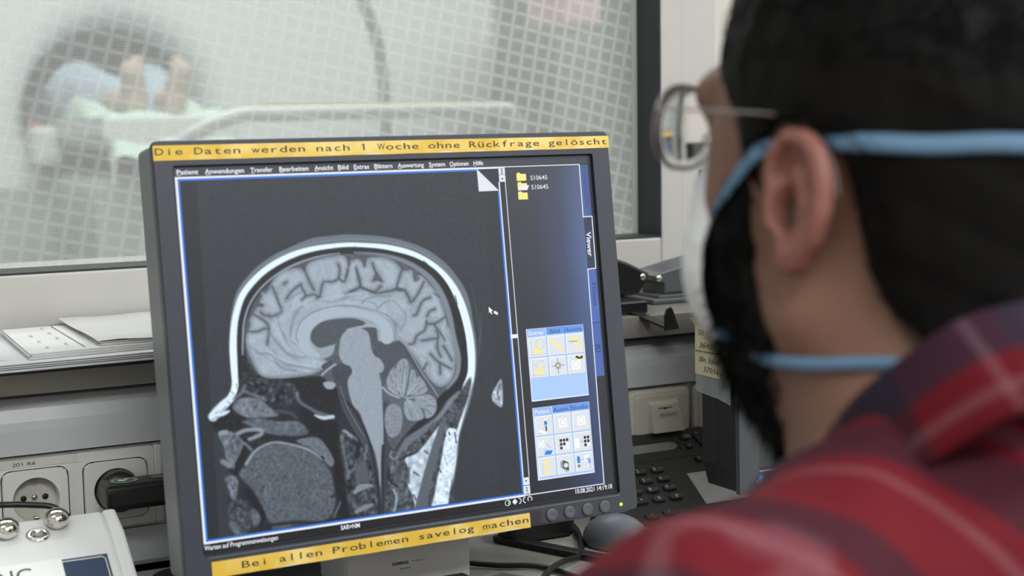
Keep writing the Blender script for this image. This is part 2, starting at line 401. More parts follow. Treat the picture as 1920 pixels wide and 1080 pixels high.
m = MB(); m.box((1.72, 6.96, 1.72), (.16, .06, .14), mat('pale_device', (190, 197, 195), .5), .01); m.box((1.72, 6.925, 1.78), (.14, .02, .02), mat('dark_slot', (120, 128, 126), .5)); o = m.link('wall_sensor'); tag(o, 'small pale box on the far wall above the rail', 'wall sensor')
# dark equipment below the cabinet's right edge (seen between monitor and window edge)
eq = thing('equipment_cart', 'dark equipment cart low at the window edge beside the monitor', 'cart', (2.0, 2.95, 0))
M_dk = mat('dark_equipment', (70, 78, 72), .5, noise=.35, nscale=9)
m = MB(); m.box((2.00, 2.95, .60), (.30, .40, .86), M_dk, .02); m.link('body', eq)
m = MB(); m.box((2.00, 2.95, 1.04), (.32, .42, .02), M_rail, .006); m.link('top', eq)
for sx in (1.89, 2.11):
    for sy in (2.80, 3.10):
        m = MB(); m.tube([(sx, sy, 0.03), (sx, sy, .18)], .014, M_rail, 8); m.lathe([(.0, -.015), (.025, -.015), (.03, 0), (.025, .015), (0, .015)], (Vector((sx, sy, .03)), Y_, Z_, X_), M_black, 12); m.link('caster', eq)
m = MB(); m.add([(W(*p)) for p in ((.5237, -.0206, 1.6175), (.7799, -.0201, 1.6175), (.7799, -.0212, 1.6175), (.5237, -.0217, 1.6175))], [(0, 1, 2, 3)], mat('yellow_line', (214, 200, 136), .5))
o = m.link('yellow_strip'); tag(o, 'thin yellow line on the window pane above the monitor', 'tape')  # thin yellow line laid just in front of the pane
# ================================================================== desk, duct, shelf
HD = .41                                                   # desk surface, metres below the camera
M_desk = mat('desk_laminate', (166, 165, 160), .45, noise=.03, nscale=200)
dk = thing('desk', 'light grey desk top under the monitors and phone', 'desk', (.55, 1.0, 0))
m = MB(); m.box((.5, 1.03, ZC - HD - .0145), (2.3, .70, .028), M_desk, .004); m.link('desk_top', dk)
for x in (-.58, 1.58):
    m = MB(); m.box((x, 1.03, (ZC - HD - .029) / 2), (.03, .62, ZC - HD - .029), M_desk, .003); m.link('side_panel', dk)

M_duct = mat('duct_grey', (196, 200, 203), .36, noise=.02, nscale=30)
M_gap = mat('gap_black', (18, 18, 18), .8)
du = thing('cable_duct', 'long grey wall duct with sockets under the shelf', 'cable duct', (.55, 1.46, ZC - .412))
XD0, XD1 = -.75, 1.75
frD = lambda x: (Vector((x, 0, ZC)), Y_, -Z_, X_)           # profile plane: (D, h)
m = MB(); m.prism([(1.568, .2405), (1.418, .2405), (1.402, .243), (1.390, .251), (1.386, .262), (1.385, .270), (1.385, .2915), (1.568, .2915)], XD1 - XD0, frD(XD0), M_duct, 0); m.link('upper_cover', du)
m = MB(); m.prism([(1.40, .2912), (1.568, .2912), (1.568, .2945), (1.40, .2945)], XD1 - XD0, frD(XD0), M_gap); o = m.link('seam', du); o['label'] = 'black gap between the covers'
m = MB(); m.prism([(1.3915, .2942), (1.568, .2942), (1.568, .3715), (1.3915, .3715)], XD1 - XD0, frD(XD0), M_duct); m.link('socket_channel', du)
m = MB(); m.prism([(1.389, .3722), (1.568, .3722), (1.568, .4085), (1.392, .4085), (1.389, .404)], XD1 - XD0, frD(XD0), M_duct); m.link('lower_cover', du)
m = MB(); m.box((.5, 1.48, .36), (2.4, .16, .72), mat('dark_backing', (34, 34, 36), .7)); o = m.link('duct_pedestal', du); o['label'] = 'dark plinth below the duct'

M_shelf = mat('shelf_metal', (152, 149, 143), .36, noise=.04, nscale=60, bump=.03, bscale=500, metal=.35)
sh = thing('shelf', 'grey metal shelf along the wall under the window', 'shelf', (.55, 1.46, ZC - .24))
m = MB(); m.prism([(1.378, .2135), (1.381, .2130), (1.5555, .2130), (1.5555, .2365), (1.380, .2365), (1.378, .2355)], XD1 - XD0, frD(XD0), M_shelf, 0); m.link('board', sh)

# ---------------------------------------------------------------- sockets on the left
M_sock = mat('socket_white', (222, 223, 220), .3)
M_sockd = mat('socket_recess', (196, 195, 186), .35)
M_hole = mat('pin_hole', (16, 15, 14), .6)
M_metal = mat('bright_metal', (190, 188, 182), .25, metal=1.0)
M_ink = mat('printed_ink', (45, 45, 48), .7)
so = thing('socket_outlet', 'white double wall socket with the printed tag above it', 'socket', (.262, 1.39, ZC - .368))
def frW(x, h, D): return (W(x, h, D), X_, Z_, -Y_)          # face plane looking towards the camera
m = MB()
for cx in (.2259, .2972):
    hole = rrect(.0592, .0560, .009, 11, 0, -.0012); out = rrect(.0713, .0725, .0035, 11)
    m.ring(out, hole, .009, frW(cx, .3310, 1.3915), M_sock)
for x in (.1863, .3368): m.box((x, 1.3870, ZC - .3310), (.0079, .009, .0725), M_sock, .002)
m.link('cover_frame', so)
m = MB(); m.box((.2604, 1.3912, ZC - .3310), (.15, .0006, .068), M_gap); o = m.link('back_plate', so); o['label'] = 'black gap around the inserts'
m = MB(); m.box((.217, 1.3822, ZC - .2985), (.095, .0008, .0075), mat('label_film', (214, 213, 206), .2)); put_text(m, '201 R6', ((W(.207, .3005, 1.3816)), X_, Z_), .0032, M_ink, .020)
o = m.link('label_strip', so); o['label'] = 'clear strip printed 201 R6'
def insert(cx, ch):
    m = MB(); n = 48
    rr = [sq(2 * math.pi * (k + .5) / n, .02875, .02725, 9.0) for k in range(n)]
    circ = [(.0205 * math.cos(math.atan2(p[1], p[0])), .0205 * math.sin(math.atan2(p[1], p[0]))) for p in rr]
    o_, ux, uy, uz = frW(cx, ch, 1.3825); rows = []
    for pts, z in ((rr, 0), ([(p[0] * .975, p[1] * .975) for p in rr], .0032), (circ, .0036), ([(p[0] * .97, p[1] * .97) for p in circ], .0028), ([(p[0] * .94, p[1] * .94) for p in circ], -.0075)):
        rows.append([o_ + ux * p[0] + uy * p[1] + uz * z for p in pts])
    vs = [p for r in rows for p in r]; fs = []
    for i in range(len(rows) - 1):
        for k in range(n): fs.append((i * n + k, i * n + (k + 1) % n, (i + 1) * n + (k + 1) % n, (i + 1) * n + k))
    m.add(vs[:3 * n], [f for f in fs[:2 * n]], M_sock); m.add(vs[2 * n:], [tuple(q - 2 * n for q in f) for f in fs[2 * n:]], M_sockd, True)
    m.add(rows[-1], [tuple(range(n))], M_sockd)
    ins = m.link('socket_insert', so)
    for dx in (-.0095, .0095):
        m = MB(); m.lathe([(0, 0), (.0027, 0), (.0027, .0006), (0, .0006)], (W(cx + dx, ch, 1.3898), X_, Z_, -Y_), M_hole, 16); m.link('pin_hole', ins)
    m = MB(); m.lathe([(0, 0), (.0028, 0), (.0024, .0012), (0, .0012)], (W(cx, ch, 1.3898), X_, Z_, -Y_), M_metal, 16); m.link('screw', ins)
    for dz in (-.0178, .0178):
        m = MB(); m.box((cx, 1.3855, ZC - ch + dz), (.004, .007, .003), M_metal, .0005); m.link('earth_clip', ins)
insert(.2259, .3322); insert(.2972, .3322)
# plug in the right socket: flat black body running to the right
M_plug = mat('black_plastic', (24, 24, 25), .38)
pg = thing('power_plug', 'black angled mains plug in the right half of the white socket', 'plug', (.298, 1.35, ZC - .346))
m = MB(); m.lathe([(0, 0), (.0185, 0), (.0192, .004), (.0192, .020), (.017, .027), (0, .027)], (W(.2975, .3315, 1.3880), X_, Z_, -Y_), M_plug, 28)
m.prism(rrect(.036, .0235, .006, 4, -.0, 0), .078, (W(.2780, .3290, 1.3480), Y_, Z_, X_), M_plug, .004)
m.link('plug_body', pg)
m = MB(); n = 24
m.add([W(.2975 + .0125 * math.cos(2 * math.pi * k / n), .3168, 1.3490 + .0105 * math.sin(2 * math.pi * k / n)) for k in range(n)], [tuple(range(n))], mat('green_seal', (150, 172, 158), .5))
m.add([W(.2975 + .009 * math.cos(2 * math.pi * k / n), .3166, 1.3490 + .0075 * math.sin(2 * math.pi * k / n)) for k in range(n)], [tuple(range(n))], mat('green_seal_dark', (56, 104, 78), .5))
m.tube([W(.292, .3165, 1.349), W(.296, .3165, 1.346), W(.303, .3165, 1.353)], .0011, M_sock, 6)
o = m.link('sticker', pg); o['label'] = 'green and white round inspection sticker'
m = MB(); m.add([W(.328 + .007 * math.cos(2 * math.pi * k / n), .3168, 1.349 + .006 * math.sin(2 * math.pi * k / n)) for k in range(n)], [tuple(range(n))], mat('grey_seal', (120, 118, 106), .5)); o = m.link('seal', pg); o['label'] = 'small grey oval seal'
m = MB(); m.tube(catmull([W(.352, .330, 1.349), W(.42, .332, 1.348), W(.50, .36, 1.335), W(.56, .398, 1.32)], 8), .0042, M_plug, 10); m.link('cord', pg)

# ---------------------------------------------------------------- cream data outlets on the right
M_cream = mat('cream_plate', (198, 194, 180), .4)
for k, (x0, lab) in enumerate(((.8490, 'cream data outlet plate with a printed number, above the desk phone'), (.9325, 'cream outlet plate half hidden behind the second monitor'))):
    wp = thing('data_outlet', lab, 'wall outlet', (x0 + .039, 1.39, ZC - .3675), 'cream data outlets on the duct')
    cx = x0 + .0388
    m = MB(); m.prism(rrect(.0775, .0725, .007, 4), .010, frW(cx, .3315, 1.3915), M_cream, .004); m.prism(rrect(.066, .062, .005, 4), .003, frW(cx, .3315, 1.3820), M_cream, .0015); m.link('plate', wp)
    for dx in (-.0275, .0275):
        m = MB(); m.lathe([(0, 0), (.0021, 0), (.0018, .001), (0, .001)], (W(cx + dx, .3475, 1.3790), X_, Z_, -Y_), mat('screw_grey', (96, 92, 84), .4), 14); m.link('screw', wp)
    m = MB()
    top, bot = .3075, .3410
    a = [W(cx - .0180, top, 1.3790), W(cx + .0200, top, 1.3790), W(cx + .0250, bot, 1.3790), W(cx - .0165, bot, 1.3790)]
    b = [W(cx - .0165, top + .004, 1.3750), W(cx + .0185, top + .004, 1.3750), W(cx + .0235, bot, 1.3690), W(cx - .0155, bot, 1.3690)]
    m.add(a + b, [(0, 1, 5, 4), (1, 2, 6, 5), (2, 3, 7, 6), (3, 0, 4, 7), (4, 5, 6, 7)], M_cream); hood = m.link('hood', wp)
    nn = Vector((0, -.0485, .012)).normalized() * -1
    def onhood(dx, h, lift=.0004):
        f = (h - top - .004) / (bot - top - .004); return W(cx + dx, h, 1.3750 - .006 * f - lift)
    uz = (onhood(0, .32) - onhood(0, .33)).normalized()
    if k == 0:
        m = MB(); m.add([onhood(-.0115, .3185), onhood(.0165, .3185), onhood(.0168, .3255), onhood(-.0112, .3255)], [(0, 1, 2, 3)], mat('paper_tag', (188, 184, 172), .6))
        put_text(m, 'E01C5.F15', (onhood(-.0058, .3240, .0008), X_, uz), .0033, M_ink, .0195); o = m.link('label_strip', hood); o['label'] = 'paper tag printed E01C5.F15'
        m = MB(); m.box(onhood(.0015, .3150, 0), (.018, .001, .0008), M_hole); m.box(onhood(.0015, .3158, 0), (.003, .001, .0014), M_hole); m.link('slot', hood)

# ---------------------------------------------------------------- papers on the shelf
M_paper = mat('white_paper', (226, 228, 228), .75, noise=.02, nscale=40)
M_paper2 = mat('white_paper_cool', (212, 216, 218), .7, noise=.02, nscale=40)
M_print = mat('form_print', (140, 142, 146), .8)
def sheet_stack(name, label, cat, corners, h0, h1, count, material, jit=.003):
    """corners: 4 (X, D) points; layered sheets between heights h0 (bottom) and h1 (top), each a little shifted."""
    m = MB(); dz = (h0 - h1) / count
    for i in range(count):
        jx, jy = RNG.normal(0, jit, 2); s = [(c[0] + jx, c[1] + jy) for c in corners]
        b = [W(x, h0 - i * dz, d) for x, d in s]; t_ = [W(x, h0 - (i + .86) * dz, d) for x, d in s]
        m.add(b + t_, [(3, 2, 1, 0), (4, 5, 6, 7), (0, 1, 5, 4), (1, 2, 6, 5), (2, 3, 7, 6), (3, 0, 4, 7)], material)
    return m
m = MB(); m.prism([(-.12, 1.340), (.66, 1.354), (.66, 1.545), (-.12, 1.545)], -.0035, (W(0, .2128, 0), X_, Y_, -Z_), mat('shade_black', (22, 22, 24), .5), 0)  # added black sheet, stands for the shade under the overhanging papers
o = m.link('shade_sheet'); tag(o, 'black sheet standing for the shade under the white papers on the shelf', 'shade sheet')
ps = thing('paper_stack', 'thick loose stack of white papers, lowest pile on the left of the shelf', 'papers', (.25, 1.44, ZC - .209))
m = sheet_stack('', '', '', [(-.06, 1.322), (.46, 1.350), (.46, 1.535), (.02, 1.53)], .2091, .2015, 9, M_paper2, .0022); m.link('sheets', ps)
m = MB(); put_text(m, '(', (W(.199, .2012, 1.36), Vector((.3, .95, 0)), Vector((-.95, .3, 0))), .014, M_print); m.link('pen_mark', ps)
fs_ = thing('form_stack', 'stack of printed white forms lying on the thick paper pile', 'papers', (.30, 1.44, ZC - .2012))
m = sheet_stack('', '', '', [(.224, 1.352), (.50, 1.375), (.50, 1.54), (.228, 1.528)], .2012, .1960, 7, M_paper, .0014); m.link('sheets', fs_)
m = MB()
ux = Vector((.05, .999, 0)); uy = Vector((-.999, .05, 0))
for r, xx in enumerate((.243, .262, .288, .312)):
    for c_ in range(3 if r != 1 else 4):
        put_text(m, ['Name', 'Datum', 'Gewicht', 'Größe'][(r + c_) % 4], (W(xx, .1956, 1.375 + .04 * c_ + .013 * (r % 2)), ux, uy), .0034, M_print)
m.box(W(.272, .1957, 1.445), (.0008, .16, .0003), M_print); m.box(W(.325, .1957, 1.445), (.0008, .14, .0003), M_print)
m.link('form_text', fs_)
ts = thing('plastic_sleeve', 'glossy clear sleeve of white sheets on the right of the printed forms', 'papers', (.42, 1.45, ZC - .196))
M_sleeve = mat('plastic_film', (228, 230, 231), .18)
m = sheet_stack('', '', '', [(.286, 1.366), (.54, 1.376), (.54, 1.55), (.293, 1.545)], .1958, .1925, 4, M_paper, .001); m.link('sheets', ts)
m = MB(); nx = 14; vs = [W(.283 + .26 * i / (nx - 1), .1915 - .0007 * math.sin(i * 1.7 + j), 1.364 + .185 * j / 7) for j in range(8) for i in range(nx)]
m.add(vs, [(j * nx + i, j * nx + i + 1, (j + 1) * nx + i + 1, (j + 1) * nx + i) for j in range(7) for i in range(nx - 1)], M_sleeve, True); m.link('film', ts)

# ---------------------------------------------------------------- hole punches on the right of the shelf
M_pb = mat('punch_black', (20, 20, 22), .4); M_pg = mat('punch_grey', (78, 82, 84), .42)
hp = thing('hole_punch', 'black hole punch with its paper guide sticking out over the shelf edge', 'hole punch', (.87, 1.45, ZC - .213))
m = MB(); m.box(((.77 + .8798) / 2, 1.445, ZC - .2055), (.1098, .105, .0140), M_pb, .002); m.link('base', hp)
m = MB(); m.prism([(.78, .1985), (.8944, .1980), (.9035, .1865), (.9060, .1865), (.9085, .1740), (.880, .1605), (.85, .150), (.78, .142)], .060, (Vector((0, 1.435, ZC)), X_, -Z_, Y_), M_pb, .003); lv = m.link('lever', hp)
m = MB(); m.lathe([(0, 0), (.0044, 0), (.0038, .0016), (0, .0018)], (W(.8995, .1777, 1.4352), X_, Z_, -Y_), M_metal, 18); m.link('rivet', lv)
m = MB(); a = Vector((.856, 1.418, 0)); b = Vector((.8765, 1.342, 0)); d = (b - a).normalized(); nrm = Vector((-d.y, d.x, 0))
def gp(p, h): return Vector((p.x, p.y, ZC - h))
w = .0075; q = [gp(a + nrm * w, .2040), gp(a - nrm * w, .2040), gp(b - nrm * w, .2215), gp(b + nrm * w, .2215)]
m.add(q + [p - Vector((0, 0, .0025)) for p in q], [(0, 1, 2, 3), (7, 6, 5, 4), (0, 4, 5, 1), (1, 5, 6, 2), (2, 6, 7, 3), (3, 7, 4, 0)], M_pb)
e = b + d * .006
st = [(-.010, 0), (.012, 0), (.012, .016), (.009, .023), (.004, .025), (.0005, .022)]
m.prism(st, .003, (gp(b + nrm * .0, .2245), nrm * -1, Z_, d), M_pb, .0006)
m.link('paper_guide', hp)
hg = thing('hole_punch', 'grey hole punch behind the black one, partly hidden by the white mask', 'hole punch', (1.02, 1.49, ZC - .213))
m = MB(); m.box((.9850, 1.49, ZC - .2095), (.125, .080, .0065), M_pg, .002); m.box((.9885, 1.49, ZC - .2050), (.110, .070, .0035), M_pg, .001); m.link('base', hg)
m = MB(); m.prism([(.9475, .2030), (1.035, .2030), (1.035, .160), (.99, .1675), (.943, .1775), (.9345, .1815), (.9345, .1870), (.938, .190), (.9475, .191)], .05, (Vector((0, 1.465, ZC)), X_, -Z_, Y_), M_pg, .0025); lv = m.link('lever', hg)
m = MB(); m.lathe([(0, 0), (.0048, 0), (.0042, .0016), (0, .0019)], (W(.9406, .1848, 1.4652), X_, Z_, -Y_), M_metal, 18); m.link('rivet', lv)

# ---------------------------------------------------------------- white console with chrome knobs, front left
M_dev = mat('console_white', (216, 219, 219), .42); M_chrome = mat('chrome', (222, 220, 212), .07, metal=1.0)
M_navy = mat('console_navy', (44, 62, 88), .4)
dv = thing('control_console', 'white console with chrome knobs and a navy panel at the lower left', 'console', (.10, 1.2, ZC - HD))
prof = [(1.265, .3215), (1.236, .3320), (1.137, .3985), (1.132, .4095), (1.27, .4095), (1.27, .3245)]
m = MB(); m.prism(prof, .335, frD(-.075), M_dev, .0035)
o = m.link('case', dv)
m = MB(); m.prism([(1.2655, .3205), (1.2355, .3308), (1.1358, .3978), (1.1305, .4095), (1.27, .4095), (1.27, .3235)], .012, frD(.259), M_dev, .003); m.link('side_cheek', dv)
ft = W(0, .3215, 1.265) - W(0, .3320, 1.236); uyt = ft.normalized(); nt_ = X_.cross(uyt)
ff = W(0, .3320, 1.236) - W(0, .3985, 1.137); uyf = ff.normalized(); nf_ = X_.cross(uyf)
def ontop(x, d, lift=0): return W(x, .3215 + (1.265 - d) / .029 * .0105, d) + nt_ * lift
def onfront(x, s, lift=0): return W(x, .3320, 1.236) - uyf * s + nf_ * lift
for (x, d) in ((.180, 1.2495), (.2205, 1.2545)):
    m = MB(); m.lathe([(.0, 0), (.0068, 0), (.0072, .0012), (.0085, .0025), (.0097, .005), (.0100, .0075), (.0093, .0105), (.007, .0130), (.0035, .0142), (0, .0144)], (ontop(x, d), X_, uyt, nt_), M_chrome, 28); o = m.link('knob', dv); o['label'] = 'round chrome knob'
m = MB(); m.lathe([(.0045, .0), (.0045, .0016), (.0082, .0018), (.0094, .0008), (.0094, 0)], (ontop(.2035, 1.2445), X_, uyt, nt_), M_chrome, 24); o = m.link('jack', dv); o['label'] = 'chrome ringed jack hole'
m = MB(); n_ = [onfront(.03, .0225, .0006), onfront(.2520, .0225, .0006), onfront(.2520, .105, .0006), onfront(.03, .105, .0006)]
m.add(n_, [(3, 2, 1, 0)], M_navy)
m.tube([onfront(.04, .0250, .0008), onfront(.2475, .0250, .0008), onfront(.2498, .0275, .0008), onfront(.2498, .100, .0008)], .0005, M_dev, 6); o = m.link('panel', dv); o['label'] = 'navy blue front panel'
m = MB(); m.add([onfront(.05, .0215, .0014), onfront(.2160, .0215, .0014), onfront(.2160, .0425, .0014), onfront(.05, .0425, .0014)], [(3, 2, 1, 0)], M_paper)
put_text(m, 'NC', (onfront(.1650, .0400, .0018), X_, uyf), .0130, mat('label_ink', (78, 82, 88), .7), .0265); o = m.link('label_strip', dv); o['label'] = 'white strip with large letters NC'
m = MB(); m.tube([onfront(.08, .0455, .0012), onfront(.231, .0455, .0012), onfront(.2330, .048, .0012), onfront(.2330, .10, .0012)], .0013, M_chrome, 6); m.link('display_frame', dv)
m = MB(); m.tube(catmull([W(.02, .29, 1.33), W(.10, .305, 1.33), W(.17, .3115, 1.30), W(.205, .314, 1.29), W(.228, .320, 1.283), W(.25, .35, 1.28), W(.26, .407, 1.275)], 8), .0026, M_plug, 10)
o = m.link('cable'); tag(o, 'thin black cable running behind the chrome knobs', 'cable')

# ---------------------------------------------------------------- desk phone
M_ph = mat('phone_black', (40, 41, 44), .5, bump=.06, bscale=900); M_key = mat('phone_key', (30, 31, 33), .35); M_keyt = mat('key_white', (196, 196, 196), .6); M_keyo = mat('key_orange', (176, 104, 66), .6)
A0 = np.array([.8501, .3709, 1.33]); ca30, sa30 = math.cos(math.pi / 6), math.sin(math.pi / 6)
def phn(a, b, lift=0.0):                                    # mm across, mm down the slope, mm above it
    return W(A0[0] + a / 1000, A0[1] + b / 1000 * sa30 - lift / 1000 * ca30, A0[2] - b / 1000 * ca30 - lift / 1000 * sa30)
PU = Vector((1, 0, 0)); PV = (phn(0, -1) - phn(0, 0)).normalized(); PN = (phn(0, 0, 1) - phn(0, 0)).normalized()
tp = thing('desk_phone', 'black desk phone with keypad and grey display between the two monitors', 'telephone', (.86, 1.32, ZC - HD))
m = MB()
y0, y1 = A0[2] + .0575 * ca30, A0[2] - .072 * ca30
m.prism([(y0, A0[1] - .0575 * sa30), (y1, A0[1] + .072 * sa30), (y1 - .004, HD), (y0, HD)], .20, frD(.772), M_ph, .004); m.link('case', tp)
dsp = [phn(-62, -40, .25), phn(38, -40, .25), phn(43, -37.5, .25), phn(44, -33, .25), phn(40, -28.5, .25), phn(34, -27.5, .25), phn(-62, -27.5, .25)]
m = MB(); m.add(dsp, [tuple(range(7))[::-1]], mat('lcd_grey', (128, 134, 130), .25, noise=.12, nscale=500, stretch=(6, .5, .5))); o = m.link('display', tp); o['label'] = 'grey display window'
m = MB(); m.tube([phn(-70, -42.5, 0), phn(36, -43, 0), phn(45, -40, 0), phn(48, -34, 0), phn(44, -27, 0)], .0011, M_key, 6); m.tube([phn(-75, -14.3, -.1), phn(112, -14.3, -.1)], .0004, M_gap, 6); m.link('display_bezel', tp)
def key(a, b, w, h, main='', sub='', col=None, tilt=0):
    m = MB(); cs, sn = math.cos(tilt), math.sin(tilt); ux = PU * cs + PV * sn; uy = PV * cs - PU * sn
    m.prism(rrect(w / 1000, h / 1000, min(w, h) / 2200, 5), .0026, (phn(a, b, 0), ux, uy, PN), M_key, .0009)
    c0 = phn(a, b, 2.9)
    if main: put_text(m, main, (c0 - ux * (.0052 if sub else .0017) - uy * .0019, ux, uy), .0040, col or M_keyt, bold=.012)
    if sub: put_text(m, sub, (c0 + ux * .0004 - uy * .0010, ux, uy), .0022, M_keyo, .0052)
    o = m.link('key', tp); return o
for r, row in enumerate(('123', '456', '789', '*0#')):
    for c_, ch in enumerate(row):
        key(-42 + 20.8 * c_, 13.9 * r, 16, 8.6, ch, {'2': 'abc', '3': 'def', '4': 'ghi', '5': 'jkl', '6': 'mno', '7': 'pqrs', '8': 'tuv', '9': 'wxyz'}.get(ch, ''))
key(59, -43, 11, 8, 'OK'); key(57, -29, 9, 7, 'x'); key(75, -38, 8, 20, '', tilt=.12); key(75.5, -45, 4.5, 4.5, '^'); key(57.5, -8, 9, 8, '>')
key(-42, 64, 16, 10, 'C', '', M_keyo); key(-20.5, 62, 14, 8.6, '=', '', M_keyo)
m = MB(); m.add([phn(31, 11, .4), phn(95, 11, .4), phn(95, 58, .4), phn(28, 58, .4)], [(3, 2, 1, 0)], mat('index_card', (196, 202, 208), .35, noise=.05, nscale=60)); o = m.link('index_card', tp); o['label'] = 'white name card under film'
for i in range(5):
    pass

# ---------------------------------------------------------------- small things on the desk
M_cable = mat('cable_black', (16, 16, 17), .45)
dz = HD - .003
m = MB(); m.tube(catmull([W(.5640, dz, 1.268), W(.576, dz - .001, 1.242), W(.605, dz, 1.216), W(.633, dz, 1.197), W(.646, dz, 1.163), W(.650, dz, 1.12), W(.655, dz, 1.02)], 10), .0026, M_cable, 10); o = m.link('cable'); tag(o, 'thin black cable curving across the desk from behind the white box', 'cable')
m = MB(); m.tube(catmull([W(.590, dz - .0005, 1.095), W(.613, dz - .001, 1.148), W(.636, dz - .006, 1.168), W(.655, dz - .006, 1.18), W(.685, dz - .001, 1.205), W(.72, dz, 1.27), W(.74, dz, 1.33)], 10), .0029, M_cable, 10); o = m.link('cable'); tag(o, 'second black cable crossing over the thin one on the desk', 'cable')
m = MB(); m.prism(rrect(.014, .19, .006), .006, (W(.684, HD - .0002, 1.215), Vector((.90, .43, 0)), Vector((-.43, .90, 0)) * -1, Z_), M_cable, .0015); o = m.link('cable_strap'); tag(o, 'flat black strap lying from the monitor corner towards the plaid sleeve', 'strap')
m = MB(); m.prism(rrect(.075, .030, .008), .022, (W(.6835, HD - .0002, 1.290), X_, Y_, Z_), M_cable, .005); o = m.link('power_adapter'); tag(o, 'small black box on the desk under the lower right monitor corner', 'adapter')
m = MB(); m.prism([(.53, 1.12), (.585, 1.192), (.598, 1.196), (.616, 1.170), (.655, 1.10), (.60, 1.04)], .0025, (W(0, HD - .0002, 0), X_, Y_, Z_), mat('mat_grey', (98, 102, 104), .8), .0008); o = m.link('mouse_pad'); tag(o, 'dark grey pad on the desk beside the white box', 'mouse pad')
ms = thing('computer_mouse', 'smooth grey rounded mouse between the monitor and the phone', 'mouse', (.736, 1.222, ZC - HD))
b = bmesh.new(); bmesh.ops.create_uvsphere(b, u_segments=28, v_segments=16, radius=1.0)
for v in b.verts:
    v.co.z = max(v.co.z, -.25); v.co = Vector((v.co.x * .022, v.co.y * .036 * (1 - .1 * v.co.x), (v.co.z + .25) * .026))
m = MB(); m.bm(b, mat('mouse_grey', (104, 108, 116), .35), Matrix.Translation((.736, 1.222, ZC - HD)) @ Matrix.Rotation(.5, 4, 'Z'), True); m.link('shell', ms)
m = MB(); m.lathe([(0, -.003), (.006, -.003), (.008, 0), (.006, .003), (0, .003)], (Vector((.724, 1.243, ZC - HD + .021)), Y_, Z_, X_), M_cable, 14); m.link('scroll_wheel', ms)
# ================================================================== main monitor
def _rot(rx, ry, rz):
    cx, sx = math.cos(rx), math.sin(rx); cy, sy = math.cos(ry), math.sin(ry); cz, sz = math.cos(rz), math.sin(rz)
    return (np.array([[cz, -sz, 0], [sz, cz, 0], [0, 0, 1]]) @ np.array([[1, 0, 0], [0, cx, -sx], [0, sx, cx]]) @ np.array([[cy, 0, sy], [0, 1, 0], [-sy, 0, cy]]))
MON_R = RC @ _rot(0, math.radians(-1.253), 0) @ _rot(math.radians(-7.909), 0, 0); MON_T = np.array([-.0857, .0437, 1.2692])
def PM(u, v, w=0.0): return C2W(MON_R @ (np.array([u, v, w]) / 1000.0) + MON_T)
def pm_frame(u, v, w): return (PM(u, v, w), (PM(1, 0) - PM(0, 0)).normalized(), (PM(0, -1) - PM(0, 0)).normalized(), (PM(0, 0, 1) - PM(0, 0)).normalized())
M_bez = mat('bezel_grey', (58, 62, 72), .42, bump=.05, bscale=1200)
M_back = mat('housing_grey', (112, 117, 120), .4)
M_lip = mat('bezel_lip', (20, 22, 26), .5)
mon = thing('computer_monitor', 'dark grey monitor showing a head scan, with yellow tape strips on its frame', 'monitor', (.497, 1.19, ZC - HD))
m = MB()
m.prism(rrect(414, 340, 6, 4), 40, (Vector((0, 0, 0)), Vector((1, 0, 0)), Vector((0, 1, 0)), Vector((0, 0, 1))), M_back, 4)
hb = MB(); hb.prism(rrect(290, 230, 20, 4), 28, (Vector((0, 0, 0)), X_, Y_, Z_), M_back, 6)
for src, w0 in ((m, 0), (hb, 38)):
    for v in src.v: q = PM(v.x + 2, v.y + 1, v.z + w0 + 2); v.x, v.y, v.z = q.x, q.y, q.z
m.add(hb.v, hb.f, M_back); m.link('back_housing', mon)
# bezel: rounded outer edge, opening offset to the top
m = MB(); n4 = 5
outer = rrect(414, 340, 5, n4, 2, -1.2); inner = rrect(381, 303.6, 2.0, n4, .6, .3)
def loopw(pts, w): return [PM(p[0], p[1], w) for p in pts]
sc_ = lambda pts, k: [((p[0] - 2) * k + 2, (p[1] + 1.2) * k - 1.2) for p in pts]
rows = [loopw(outer, 3), loopw(outer, -2.2), loopw(sc_(outer, .9955), -4.0), loopw(inner, -4.0)]
vs = [p for r in rows for p in r]; n = len(outer); fs = []
for i in range(3):
    for k in range(n): fs.append((i * n + k, i * n + (k + 1) % n, (i + 1) * n + (k + 1) % n, (i + 1) * n + k))
m.add(vs, fs, M_bez); bez = m.link('bezel', mon)
m = MB(); inner2 = rrect(376.6, 301.2, 1.0, n4, 0, 0); inner3 = rrect(379, 301.6, 1.0, n4, .6, .6)
rows = [loopw(inner, -4.02), loopw(inner3, -.6), loopw(inner2, .1)]; vs = [p for r in rows for p in r]; fs = []
for i in range(2):
    for k in range(n): fs.append((i * n + k, i * n + (k + 1) % n, (i + 1) * n + (k + 1) % n, (i + 1) * n + k))
m.add(vs, fs, M_lip)
top_ = [PM(-190, -151.4, -.2), PM(191, -151.4, -.2), PM(191, -149.9, -.15), PM(-190, -149.9, -.15)]
m.link('bezel_lip', bez)
m = MB(); m.tube([PM(-186, 154.2, -4.0), PM(190, 154.2, -4.0)], .0005, M_back, 6); m.link('groove', bez)
